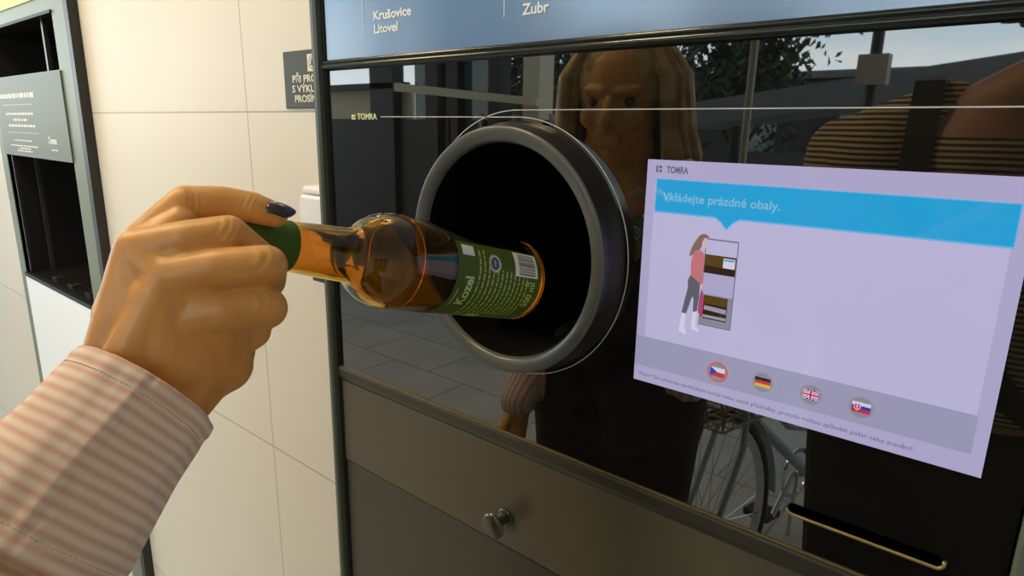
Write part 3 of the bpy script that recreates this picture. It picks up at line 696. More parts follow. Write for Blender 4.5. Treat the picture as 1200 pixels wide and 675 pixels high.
WR=V((-0.32914,-0.35418,1.29146)); _A=V((-0.32541,-0.35470,1.29268)); _B=V((-0.31492,-0.40854,1.25025)); EL=_B+(_B-_A).normalized()*.150; 
def person(name,label,sh_r,sh_l,el_r,el_l,ha_r,ha_l,head,hipc,feet,skinm,extra=None,yaw=0.,tilt=0.,hands=(1,1)):
    """standing figure facing the wall (+y); r side is +x"""
    nk=V(head)+V((0,-.012,-.115)); hx,hy,hz=head
    P=[]
    sr,sl=V(sh_r),V(sh_l); mid=(sr+sl)/2
    hc=V(hipc)
    # torso
    P+=[(mid+V((0,0,-.03)),mid+V((0,.01,-.20)),.10,.105),(sr+V((-.04,0,-.04)),hc+V((.075,0,.16)),.085,.085),(sl+V((.04,0,-.04)),hc+V((-.075,0,.16)),.085,.085),
        (hc+V((.075,0,.17)),hc+V((.085,0,0)),.085,.10),(hc+V((-.075,0,.17)),hc+V((-.085,0,0)),.085,.10),(sr+V((-.02,0,-.005)),sl+V((.02,0,-.005)),.05,.05),(nk+V((0,-.005,.02)),mid+V((0,-.01,.03)),.052,.07)]
    # legs
    for s,ft in ((1,feet[0]),(-1,feet[1])):
        f=V(ft); h=hc+V((.09*s,0,-.02)); k=(h+f)/2+V((0,.03,.02))
        P+=[(h,k,.092,.058),(k,f+V((0,0,.09)),.058,.036),(f+V((0,-.03,.04)),f+V((0,.15,.03)),.036,.028)]
    # arms
    for s,e,w in ((sr,el_r,ha_r),(sl,el_l,ha_l)):
        e=V(e); w=V(w); P+=[(s+V((0,0,-.01)),e,.048,.037),(e,w,.037,.026)]
    body=organic(P,.009,6,.5)
    # head with face
    H=V(head); R=Matrix.Rotation(yaw,3,'Z')@Matrix.Rotation(tilt,3,'X')
    q=lambda x,y,z:H+R@V((x,y,z))
    hp=[('e',q(0,-.012,.028),(.076,.094,.088),R),('e',q(0,.012,-.025),(.062,.076,.082),R),(q(0,.045,-.085),q(0,.052,-.09),.026,.022),(q(-.035,.02,-.075),q(.035,.02,-.075),.03,.03),
        (nk+V((0,-.02,-.03)),q(0,-.015,-.06),.050,.052),
        (q(0,.088,.008),q(0,.106,-.026),.008,.0125),(q(-.011,.094,-.03),q(.011,.094,-.03),.008,.008),
        (q(-.016,.086,-.056),q(.016,.086,-.056),.0075,.0075),(q(-.013,.085,-.066),q(.013,.085,-.066),.0085,.0085),
        (q(-.045,.068,.024),q(-.015,.079,.022),.009,.009),(q(.045,.068,.024),q(.015,.079,.022),.009,.009),
        (q(-.040,.064,-.022),q(-.036,.062,-.025),.020,.02),(q(.040,.064,-.022),q(.036,.062,-.025),.020,.02)]
    for s in (1,-1): hp.append(('e',q(.078*s,-.008,-.01),(.010,.018,.030),R))
    head_me=organic(hp,.0032,11,.5)
    b=MB().use(skinm); b.mesh(body); b.mesh(head_me)
    if extra: b.mesh(extra)
    # hands with five fingers
    for on,w,e,s in ((hands[0],ha_r,el_r,1),(hands[1],ha_l,el_l,-1)):
        if not on: continue
        w=V(w); d=(w-V(e)).normalized(); side=V((0,1,0)) if abs(d.y)<.7 else V((1,0,0)); side=(side-d*side.dot(d)).normalized(); nrm=d.cross(side)*(-s)
        g=lambda a,bb,c: w+d*a+side*bb+nrm*c
        hpz=[(w,g(.045,0,0),.025,.030),(g(.05,.022,0),g(.085,.028,.003),.013,.011),(g(.05,-.022,0),g(.085,-.026,.003),.013,.010),(g(.0,0,0),g(.085,0,.003),.024,.013)]
        for i,(o,L) in enumerate(((.030,.068),(.010,.076),(-.011,.070),(-.030,.055))):
            hpz+=[(g(.088,o,.0),g(.088+L*.45,o*1.05,.012),.0092,.0085),(g(.088+L*.45,o*1.05,.012),g(.088+L*.85,o*1.05,.034),.0085,.0070)]
        hpz+=[(g(.02,.026,.0),g(.055,.050,.012),.014,.011),(g(.055,.050,.012),g(.085,.052,.028),.011,.008)]
        b.mesh(organic(hpz,.0028,3,.5))
    o=b.build(name,smooth='all')
    tag(o,label,'person')
    for s in (1,-1): e=MB().use('eye').revolve([(.0,-.0115),(.008,-.008),(.0115,0),(.008,.008),(.0,.0115)],q(.031*s,.067,.004),(0,1,0),16).build('eye',o,smooth='all')
    return o,q,R

def clothes(parts,name,m,parent,voxel=.010,it=5,cut=None):
    me=organic(parts,voxel,it,.5); b=MB().use(m); b.mesh(me); return b.build(name,parent,smooth='all')

SR=V((-.470,-.625,1.250)); SLs=V((-.770,-.640,1.250))
hold,q,R=person('person','blond woman in pink striped shirt reaching out with a bottle in her right hand',SR,SLs,EL,(-.84,-.66,1.0),WR,(-.80,-.52,.83),(-.632,-.600,1.471),(-.66,-.68,.84),((-.53,-.64,0),(-.71,-.68,0)),'skin',hand_me,hands=(0,1),yaw=-.25,tilt=-.10)
# thumb nail
def nail(p0,p1,upd,r,w0,name,parent,m='nail'):
    p0,p1=V(p0),V(p1); t=(p1-p0).normalized(); u=V(upd); u=(u-t*u.dot(t)).normalized(); s=t.cross(u)
    nu,nv=14,12; L=(p1-p0).length; top=[];bt=[]
    for i in range(nu+1):
        x=i/nu
        w=w0*(1-.0*x)
        if x<.18: w*=math.sqrt(max(0.02,1-((.18-x)/.18)**2*.75))
        if x>.62: w*=math.sqrt(max(0.015,1-((x-.62)/.38)**2))
        arch=-.0016*(x-.45)**2*4
        for j in range(nv+1):
            a=(j/nv*2-1)*w
            for lst,rr in ((top,r+.0008),(bt,r)):
                lst.append(p0+t*(L*x)+u*(rr*math.cos(a)-r+arch)+s*(rr*math.sin(a)))
    n=len(top); W_=nv+1
    fs=[]
    for i in range(nu):
        for j in range(nv):
            k=i*W_+j; fs.append((k,k+1,k+1+W_,k+W_)); fs.append((n+k,n+k+W_,n+k+1+W_,n+k+1))
    edge=[j for j in range(W_)]+[i*W_+nv for i in range(1,nu+1)]+[nu*W_+j for j in range(nv-1,-1,-1)]+[i*W_ for i in range(nu-1,0,-1)]
    for a,bb in zip(edge,edge[1:]+edge[:1]): fs.append((a,bb,bb+n,a+n))
    return MB().use(m).add(top+bt,fs).build(name,parent,smooth='all')
nail((-0.33375,-0.27902,1.37871),(-0.32350,-0.26877,1.37357),V((.10,-.30,1.)),.0066,1.05,'fingernail',hold)['label']='glossy dark polished thumbnail'

# sleeve: cuff and forearm, built along the arm
A=V((-0.32541,-0.35470,1.29268)); Bv=V((-0.31492,-0.40854,1.25025))
axv=(A-Bv).normalized()
side=V((1,0,0)); side=(side-axv*side.dot(axv)).normalized(); oth=axv.cross(side)
cm=Matrix((side,oth,axv)).transposed().to_4x4(); cm.translation=Bv
Lc=(A-Bv).length
def cloth_tube(prof,n=160,wr=.0,seed=0,seamang=None,m='cuff',pleat=0.):
    vs=[];fs=[]
    for i,(r,h) in enumerate(prof):
        for j in range(n):
            a=2*PI*j/n; ca,sa=math.cos(a),math.sin(a)
            k=noise.noise(V((ca*1.6+seed,sa*1.6,h*16)))*wr + noise.noise(V((ca*4.5+seed,sa*4.5,h*40)))*wr*.35
            rr=r+k
            if seamang is not None:
                da=(a-seamang+PI)%(2*PI)-PI
                rr+=.0009*math.exp(-(da/.05)**2)-.0007*math.exp(-((da-.10)/.03)**2)
            vs.append((ca*rr,sa*rr,h))
    for i in range(len(prof)-1):
        for j in range(n): fs.append((i*n+j,i*n+(j+1)%n,(i+1)*n+(j+1)%n,(i+1)*n+j))
    return vs,fs
def lerp(a,b,t): return a+(b-a)*t
K=48; h0=-.013
prof=[]
for i in range(K+1):
    t=i/K; h=lerp(h0,Lc,t); r=lerp(.0455,.0345,t**.8)
    d0=(h-h0); d1=(Lc-h)
    r+= .0007*(math.exp(-((d1-.0035)/.0028)**2)+math.exp(-((d0-.0035)/.0028)**2)) - .0006*(math.exp(-((d1-.0085)/.0016)**2)+math.exp(-((d0-.0085)/.0016)**2))
    prof.append((r,h))
prof=[(prof[0][0]-.0032,h0+.02),(prof[0][0]-.0026,h0+.001),(prof[0][0]-.0008,h0-.0006)]+prof[1:]
prof+=[(.0338,Lc+.0007),(.0328,Lc+.0002),(.0324,Lc-.004),(.0324,Lc-.02)]
# angle of the long seam, turned towards the room
tc=(V((0,-.467,1.42))-(A+Bv)/2); seam_a=math.atan2(tc.dot(oth),tc.dot(side))
vs,fs=cloth_tube(prof,200,.0034,3.,seam_a-.12)
b=MB().use('cuff').add([cm@V(v) for v in vs],fs)
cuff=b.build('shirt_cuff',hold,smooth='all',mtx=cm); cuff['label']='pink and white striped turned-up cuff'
# stitching rows along both cuff edges
def stitch(h,r,n,ln):
    b=MB().use('thread')
    for j in range(n):
        a=2*PI*j/n; a2=a+2*PI/n*ln
        kk=noise.noise(V((math.cos(a)*1.6+3.,math.sin(a)*1.6,h*16)))*.0034 + noise.noise(V((math.cos(a)*4.5+3.,math.sin(a)*4.5,h*40)))*.00119
        p=cm@V((math.cos(a)*(r+kk),math.sin(a)*(r+kk),h)); q_=cm@V((math.cos(a2)*(r+kk),math.sin(a2)*(r+kk),h))
        b.tube([p,q_],.00028,5)
    return b.build('stitching',cuff,smooth='all',mtx=cm)
stitch(Lc-.0088,.0352,110,.6)
stitch(h0+.0090,.0450,120,.6)
# sleeve from the cuff to the elbow
e2=EL; ax2=(Bv-e2).normalized(); s2=V((1,0,0)); s2=(s2-ax2*s2.dot(ax2)).normalized(); o2=ax2.cross(s2)
cm2=Matrix((s2,o2,ax2)).transposed().to_4x4(); cm2.translation=e2; L2=(Bv-e2).length
prof=[(lerp(.052,.0360,(i/24)),lerp(-.01,L2+.004,i/24)) for i in range(25)]
vs,fs=cloth_tube(prof,120,.0020,8.)
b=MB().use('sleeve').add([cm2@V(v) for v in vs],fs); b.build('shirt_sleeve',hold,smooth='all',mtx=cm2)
# rest of the shirt, trousers, shoes
M['shirt']=stripes(mat('pink_white_striped_shirt',(.8,.7,.65),.85),'X',.011,(.62,.36,.30),(.80,.68,.60),duty=.46,wob=.003,wscale=10,soft=.2)
hc=V((-.66,-.68,.84)); mid=(SR+SLs)/2
clothes([(SR+V((0,0,-.012)),EL+V((-.02,-.01,.02)),.060,.053),(SLs+V((0,0,-.012)),(-.84,-.66,1.0),.060,.048),((-.84,-.66,1.0),(-.80,-.52,.86),.047,.040),
  (mid+V((0,0,-.035)),mid+V((0,.012,-.2)),.108,.115),(SR+V((-.04,0,-.04)),hc+V((.08,0,.0)),.094,.112),(SLs+V((.04,0,-.04)),hc+V((-.08,0,.0)),.094,.112),(SR+V((-.02,0,-.008)),SLs+V((.02,0,-.008)),.058,.058)],'shirt','shirt',hold)
clothes([(mid+V((0,0,-.05)),mid+V((0,.012,-.2)),.113,.120),(SR+V((-.06,0,-.055)),hc+V((.08,0,.0)),.092,.119),(SLs+V((.06,0,-.055)),hc+V((-.08,0,.0)),.092,.119)],'added_waistcoat','added_vest',hold)  # waistcoat added to keep the torso dark where lamp light would fall
def trousers(parent,hc,feet,m):
    P=[(hc+V((.085,0,.0)),hc+V((-.085,0,.0)),.110,.110)]
    for s,ft in ((1,feet[0]),(-1,feet[1])):
        f=V(ft); h=hc+V((.09*s,0,-.02)); k=(h+f)/2+V((0,.03,.02)); P+=[(h,k,.104,.072),(k,f+V((0,0,.10)),.072,.058)]
    clothes(P,'trousers',m,parent)
    for ft in feet:
        f=V(ft); clothes([(f+V((0,-.045,.045)),f+V((0,.16,.036)),.044,.034),(f+V((0,-.03,.05)),f+V((0,-.01,.09)),.042,.042)],'shoe','rubber',parent,.006,3)
trousers(hold,hc,((-.53,-.64,0),(-.71,-.68,0)),'trousers_dark')
def hair(parent,q,R,m,length,seed,vol=1.,part=0.,n=150,short=False):
    """long hair: cap over the skull and many tapering locks falling beside the face"""
    rn=random.Random(seed); b=MB().use(m)
    bm=bmesh.new(); ellipsoid(bm,q(0,-.024,.036),(.086*vol,.096,.090),R); 
    me=bpy.data.meshes.new('h'); bm.to_mesh(me); bm.free()
    b.mesh(me)
    for i in range(n):
        a=rn.uniform(-2.75,2.75)       # 0 = back of head, +-pi = face
        if abs(a)>2.15: a=math.copysign(rn.uniform(1.5,2.15),a)
        sx=math.sin(a); cy=-math.cos(a)
        pts=[]; L=length*rn.uniform(.8,1.05)
        r0=.088*vol
        tp=q(part+rn.uniform(-.01,.01)+.02*sx,-.02+.05*cy+rn.uniform(-.01,.015),.124)
        pts.append(tp)
        w=rn.uniform(.95,1.15)
        pts.append(q(.062*sx*w,-.015+.070*cy*w,.104)); pts.append(q(r0*sx*w,-.012+.095*cy*w,.045)); pts.append(q(r0*1.08*sx*w,-.012+.098*cy*w,-.03))
        fl=1.12+rn.uniform(-.06,.14)
        pts.append(q(r0*fl*sx*w,-.014+.094*cy*w,-.09)); 
        e=q(r0*(fl+.05)*sx*w+rn.uniform(-.01,.01),-.014+.088*cy*w,0); e.z=V(q(0,0,0)).z-.10-L*.5; pts.append(e.copy())
        e=e+V((rn.uniform(-.012,.012),rn.uniform(-.01,.01),-L*.5)); pts.append(e)
        if short: pts=pts[:4]; b.tube(pts,[.006,.009,.009,.003],6); continue
        b.tube(pts,[.006,.009,.0105,.0105,.010,.008,.002],6)
    return b.build('hair',parent,smooth='all')
hair(hold,q,R,'hair_blond',.17,11,1.12,n=230)

# ================================================================== SECOND PERSON, TAKING THE PICTURE
PSR=V((.085,-.76,1.405)); PSL=V((-.285,-.76,1.400))
pf=((-.045,-.76,0),(-.165,-.78,0)); phc=V((-.10,-.79,.93))
pho,q2,R2=person('person','dark-haired woman in brown and tan striped t-shirt taking the picture',PSR,PSL,(.17,-.66,1.17),(-.275,-.665,1.145),(.055,-.560,1.325),(-.055,-.560,1.315),(.005,-.745,1.610),phc,pf,'skin2',hands=(1,1),tilt=-.15)
clothes([(PSR+V((0,0,-.012)),PSR.lerp(V((.17,-.66,1.17)),.75),.064,.056),(PSL+V((0,0,-.012)),PSL.lerp(V((-.275,-.665,1.145)),.75),.064,.056),
  ((PSR+PSL)/2+V((0,0,-.045)),(PSR+PSL)/2+V((0,.012,-.2)),.108,.118),(PSR+V((-.04,0,-.045)),phc+V((.085,0,.12)),.096,.110),(PSL+V((.04,0,-.045)),phc+V((-.085,0,.12)),.096,.110),(PSL+V((.03,-.01,.0)),PSL+V((.135,-.02,.045)),.062,.062),(PSR+V((-.03,-.01,.0)),PSR+V((-.135,-.02,.045)),.062,.062),(PSR+V((-.02,0,-.012)),PSL+V((.02,0,-.012)),.058,.058)],'t_shirt','tee',pho)
trousers(pho,phc,pf,'trousers_brown')
hair(pho,q2,R2,'hair_dark',.02,5,.95,short=True)
b=MB().use('strap')
pts=[V((-.175,-.875,1.33)),V((-.178,-.838,1.46)),V((-.176,-.785,1.512)),V((-.172,-.725,1.500)),V((-.168,-.680,1.42)),V((-.165,-.640,1.33)),V((-.10,-.640,1.18)),V((0,-.655,1.05)),V((.12,-.70,.96))]
for i in range(len(pts)-1):
    p,r=pts[i],pts[i+1]; d=(r-p).normalized(); s=V((1,0,0)); s=(s-d*s.dot(d)).normalized()*.020; nn=d.cross(s).normalized()*.003
    b.add([p-s-nn,p+s-nn,p+s+nn,p-s+nn,r-s-nn,r+s-nn,r+s+nn,r-s+nn],[(0,1,2,3),(4,5,6,7),(0,1,5,4),(1,2,6,5),(2,3,7,6),(3,0,4,7)])
b.build('shoulder_strap',pho)
# camera in her hand
fw=V((-.6213,.7459,-.2399)); rt=V((.7656,.6431,.0170)); upc=V((-.167,.1731,.9706)); c0=V((0,-.467,1.42))
cmx=Matrix((rt,fw,upc)).transposed().to_4x4(); cmx.translation=c0-fw*.030
cam_e=bpy.data.objects.new('compact_camera',None); COL.objects.link(cam_e); cam_e.matrix_basis=cmx; WORLD[cam_e.name]=cmx.copy(); tag(cam_e,'small black camera held up by the dark-haired woman','camera')
def loc_build(b,name,parent): 
    b.v=[tuple(cmx@V(v)) for v in b.v]; return b.build(name,parent,smooth=40)
loc_build(MB().use('camera').box(-.048,.048,-.022,.004,-.030,.030,.003),'camera_body',cam_e)
b=MB().use('camera').revolve([(.019,.004),(.019,.016),(.016,.017),(.0145,.013)],(0,0,0),(0,1,0),32); b.use('lens').revolve([(.0,.014),(.0145,.012)],(0,0,0),(0,1,0),32); loc_build(b,'camera_lens',cam_e)
loc_build(MB().use('chrome').revolve([(.0,.034),(.0045,.034),(.005,.030)],(.032,-.008,0),(0,0,1),16),'shutter_button',cam_e)
# ================================================================== THE PLACE BEHIND THE CAMERA (seen in the glass)
def brickmat(name,c1,c2,mort,w,h,mw,rough=.5,off=0.,ox=0.,oz=0.,plane='XZ',nz=.05):
    m=mat(name,c1,rough); L=m.node_tree.links; bs=m.node_tree.nodes['Principled BSDF']
    tc=nd(m,'ShaderNodeTexCoord'); sp=nd(m,'ShaderNodeSeparateXYZ'); L.new(tc.outputs['Object'],sp.inputs[0])
    ax=nd(m,'ShaderNodeMath',operation='ADD'); ax.inputs[1].default_value=ox; az=nd(m,'ShaderNodeMath',operation='ADD'); az.inputs[1].default_value=oz
    L.new(sp.outputs['X'],ax.inputs[0]); L.new(sp.outputs[plane[1]],az.inputs[0])
    cb=nd(m,'ShaderNodeCombineXYZ'); L.new(ax.outputs[0],cb.inputs[0]); L.new(az.outputs[0],cb.inputs[1])
    br=nd(m,'ShaderNodeTexBrick'); br.offset=off; br.squash=1.
    for k,v in (('Color1',(*c1,1)),('Color2',(*c2,1)),('Mortar',(*mort,1)),('Scale',1.),('Mortar Size',mw),('Mortar Smooth',.2),('Brick Width',w),('Row Height',h)): br.inputs[k].default_value=v
    L.new(cb.outputs[0],br.inputs['Vector'])
    n=nd(m,'ShaderNodeTexNoise',Scale=2.5,Detail=6); L.new(tc.outputs['Object'],n.inputs['Vector'])
    mx=nd(m,'ShaderNodeMixRGB',blend_type='OVERLAY'); mx.inputs[0].default_value=nz; L.new(br.outputs['Color'],mx.inputs[1]); L.new(n.outputs['Fac'],mx.inputs[2]); L.new(mx.outputs[0],bs.inputs['Base Color'])
    bp=nd(m,'ShaderNodeBump',Strength=.25,Distance=.001,invert=True); L.new(br.outputs['Fac'],bp.inputs['Height']); L.new(bp.outputs['Normal'],bs.inputs['Normal'])
    return m
M['wall']=brickmat('cream_wall_panels',(.70,.64,.53),(.71,.65,.54),(.42,.36,.27),1.2,.602,.0016,.42,0.,ox=1.036+2.4,oz=-.838+1.204)
M['paving']=brickmat('grey_paving',(.42,.41,.35),(.46,.45,.38),(.22,.22,.20),.6,.4,.006,.7,.5,plane='XY',nz=.4)
M['ceil']=mat('white_ceiling',(.75,.73,.68),.8)
M['lamp']=mat('warm_lamp',(1,1,1),.5,emit=(1.,.74,.43),estr=56.)
M['lamp_cool']=mat('cool_lamp',(1,1,1),.5,emit=(.95,1.,1.),estr=7.)

b=MB().use('wall'); T=.10
for x0,x1,z0,z1 in ((-7.,-2.505,0,3.),(-1.742,-.6935,0,3.),(.070,1.5,0,3.),(-2.505,-1.742,1.95,3.),(-.6935,.070,2.0,3.)): b.box(x0,x1,YW,YW+T,z0,z1)
tag(b.build('wall_back'),kind='structure')
tag(MB().use('paving').box(-16,12,-22,.8,-.1,0).build('floor'),kind='structure')
tag(MB().use('ceil').box(-7,1.5,-2.9,YW+T,2.80,2.90).build('ceiling'),kind='structure')  # unseen ceiling, carried further out to hold sky light off the wall
tag(MB().use('wall').box(1.4,1.5,-2.9,YW,0,2.8).build('added_side_wall'),kind='structure')  # unseen wall added to block sky light from the right
def lamp(x,y,w,d,m,lbl):
    e=empty('ceiling_light',(x,y,2.80),lbl,'light')
    b=MB().use('white_plastic'); t=.02
    for a0,a1,c0_,c1 in ((x-w/2-t,x-w/2,y-d/2-t,y+d/2+t),(x+w/2,x+w/2+t,y-d/2-t,y+d/2+t),(x-w/2,x+w/2,y-d/2-t,y-d/2),(x-w/2,x+w/2,y+d/2,y+d/2+t)): b.box(a0,a1,c0_,c1,2.765,2.7995)
    b.build('frame',e); MB().use(m).box(x-w/2+.0005,x+w/2-.0005,y-d/2+.0005,y+d/2-.0005,2.772,2.7995).build('diffuser',e)
lamp(-1.0,-.60,.28,.28,'lamp','square warm ceiling light between the two machines')
lamp(-2.1,-.8,.4,.4,'lamp','square warm ceiling light above the green machine')

# facade opposite with dark columns, seen in the left of the glass
fa=empty('storefront',(-4,-4,0),'dark steel glazed storefront frame opposite the machines with a beige beam','building')
b=MB()
def mcol(px0,px1,Y=4.,top=3.2,z0=0.,m='mullion',th=.15):
    b=MB().use(m).box(px0,px1,-Y-th,-Y,z0,top); return b.build('column',fa)
for x0,x1 in [(-5.727, -5.353), (-4.869, -4.701), (-4.573, -4.426), (-4.041, -3.899)]: mcol(x0,x1)
MB().use('mullion').box(-9,-2.6,-4.2,-3.98,3.1,3.3).build('top_beam',fa)
MB().use('beige_metal').add([(-5.212, -3.98, 1.767), (-5.208, -3.98, 1.848), (-5.212, -3.9, 1.767), (-5.208, -3.9, 1.848), (-3.414, -3.98, 1.612), (-3.416, -3.98, 1.673), (-3.414, -3.9, 1.612), (-3.416, -3.9, 1.673)],[(0,1,3,2),(4,6,7,5),(0,4,5,1),(2,3,7,6),(0,2,6,4),(1,5,7,3)]).build('beige_beam',fa)
MB().use('beige_metal').box(-3.638,-3.462,-4.2,-4.0,0,3.0).build('beige_pillar',fa)
MB().use('teal_glass').box(-5.129,-4.664,-4.12,-4.10,1.4,2.9).build('window_pane',fa)
MB().use('teal_glass').box(-4.548,-4.1,-4.12,-4.10,1.4,2.9).build('window_pane',fa)
MB().use('mullion').box(-9,-2.7,-4.16,-4.06,.0,1.50).build('lower_panel',fa)
MB().use('mullion').box(-9,-5.2,-4.1,-4.0,1.805,1.865).build('transom',fa)
MB().use('beige_metal').box(-7.4,-5.2,-4.16,-4.12,1.5,1.81).build('infill_panel',fa)
for x in (-4.55,-4.15,-3.75,-3.35): MB().use('pole').box(x,x+.03,-4.05,-4.0,0,1.55).build('glazing_bar',fa)

def treeobj(x,y,h,rx,rz,n,seed,label,leafm='leaf'):
    e=empty('tree',(x,y,0),label,'tree','trees across the street'); rn=random.Random(seed)
    b=MB().use('bark').tube([(x,y,0),(x+.05,y,h*.3),(x-.05,y,h*.6)],[.16,.12,.07],10)
    for k in range(7):
        a=rn.uniform(0,2*PI); z=h*rn.uniform(.25,.5); b.tube([(x,y,z),(x+math.cos(a)*rx*.4,y+math.sin(a)*rx*.3,z+.5),(x+math.cos(a)*rx*.7,y+math.sin(a)*rx*.5,z+1.1)],[.05,.035,.015],6)
    b.build('trunk',e,smooth=50)
    b=MB().use(leafm)
    cl=[V((rn.gauss(0,.45)*rx,rn.gauss(0,.35)*rx,h*.62+rn.gauss(0,.45)*rz)) for _ in range(34)]
    for i in range(n):
        c=rn.choice(cl); p=V((x,y,0))+c+V((rn.gauss(0,.24),rn.gauss(0,.24),rn.gauss(0,.2))); s=rn.uniform(.05,.11)
        d=V((rn.uniform(-1,1),rn.uniform(-1,1),rn.uniform(-1,1))).normalized(); t=d.orthogonal().normalized(); w=d.cross(t)*.5
        b.add([p-t*s,p+w*s+d*s*.2,p+t*s,p-w*s+d*s*.2],[(0,1,2,3)])
    o=b.build('foliage',e)
for a in [(-8.2,-9.8,4.3,1.2,1.2,3000,1,'dark leafy tree mirrored behind the blond hair'),(-3.9,-9.5,3.9,1.1,1.,3000,2,'dark leafy tree mirrored above the left half of the screen')]: treeobj(*a)

# lamp post with box, canopy roof and its fascia
pp=empty('lamp_post',(-0.988,-4.2,0),'dark steel post with a grey junction box, mirrored in the glass','post')
MB().use('mullion').tube([(-0.988,-4.2,0),(-0.988,-4.2,3.4)],.035,12).build('post',pp,smooth=40)
MB().use('pole').box(-0.988-.085,-0.988+.085,-4.26,-4.14,1.826-.10,1.826+.08,.01).build('junction_box',pp)
gp=empty('signal_pole',(-1.387,-3.2,0),'thin grey pole standing in front of the dark trees','post'); MB().use('pole').tube([(-1.387,-3.2,0),(-1.387+.02,-3.2,3.)],.022,10).build('pole',gp,smooth=40); MB().use('pole').revolve([(.05,0),(.05,.02),(.022,.04)],(-1.387,-3.2,0),(0,0,1),20).build('foot',gp)
sh=empty('bus_shelter',(-1.2,-7,0),'low grey roofed shelter beyond the post','building')
MB().use('roof').add([(-3.679, -8.4, 1.46), (-3.679, -8.4, 1.74), (-3.679, -7.0, 1.46), (-3.679, -7.0, 1.74), (1.193, -8.4, 2.089), (1.193, -8.4, 2.369), (1.193, -7.0, 2.089), (1.193, -7.0, 2.369)],[(0,1,3,2),(4,6,7,5),(0,4,5,1),(2,3,7,6),(0,2,6,4),(1,5,7,3)]).build('roof',sh)
for x in (-3.0,-1.4,.4): MB().use('mullion').box(x,x+.08,-7.2,-7.1,0,1.5).build('shelter_post',sh)
MB().use('roof').box(-3.1,1.0,-7.6,-7.55,0,1.2).build('back_wall',sh)
hs=empty('house',(-4,-15,0),'dark long building behind the trees','building')
MB().use('mullion').box(-14,2.,-16,-15,0,2.6).build('wall',hs); MB().use('roof').box(-14.2,2.2,-16.2,-14.8,2.6,2.75).build('roof',hs)
for x in (-11,-8.6,-6.2,-3.8,-1.4): MB().use('teal_glass').box(x,x+1.1,-15.0,-14.97,.9,2.0).build('window',hs)

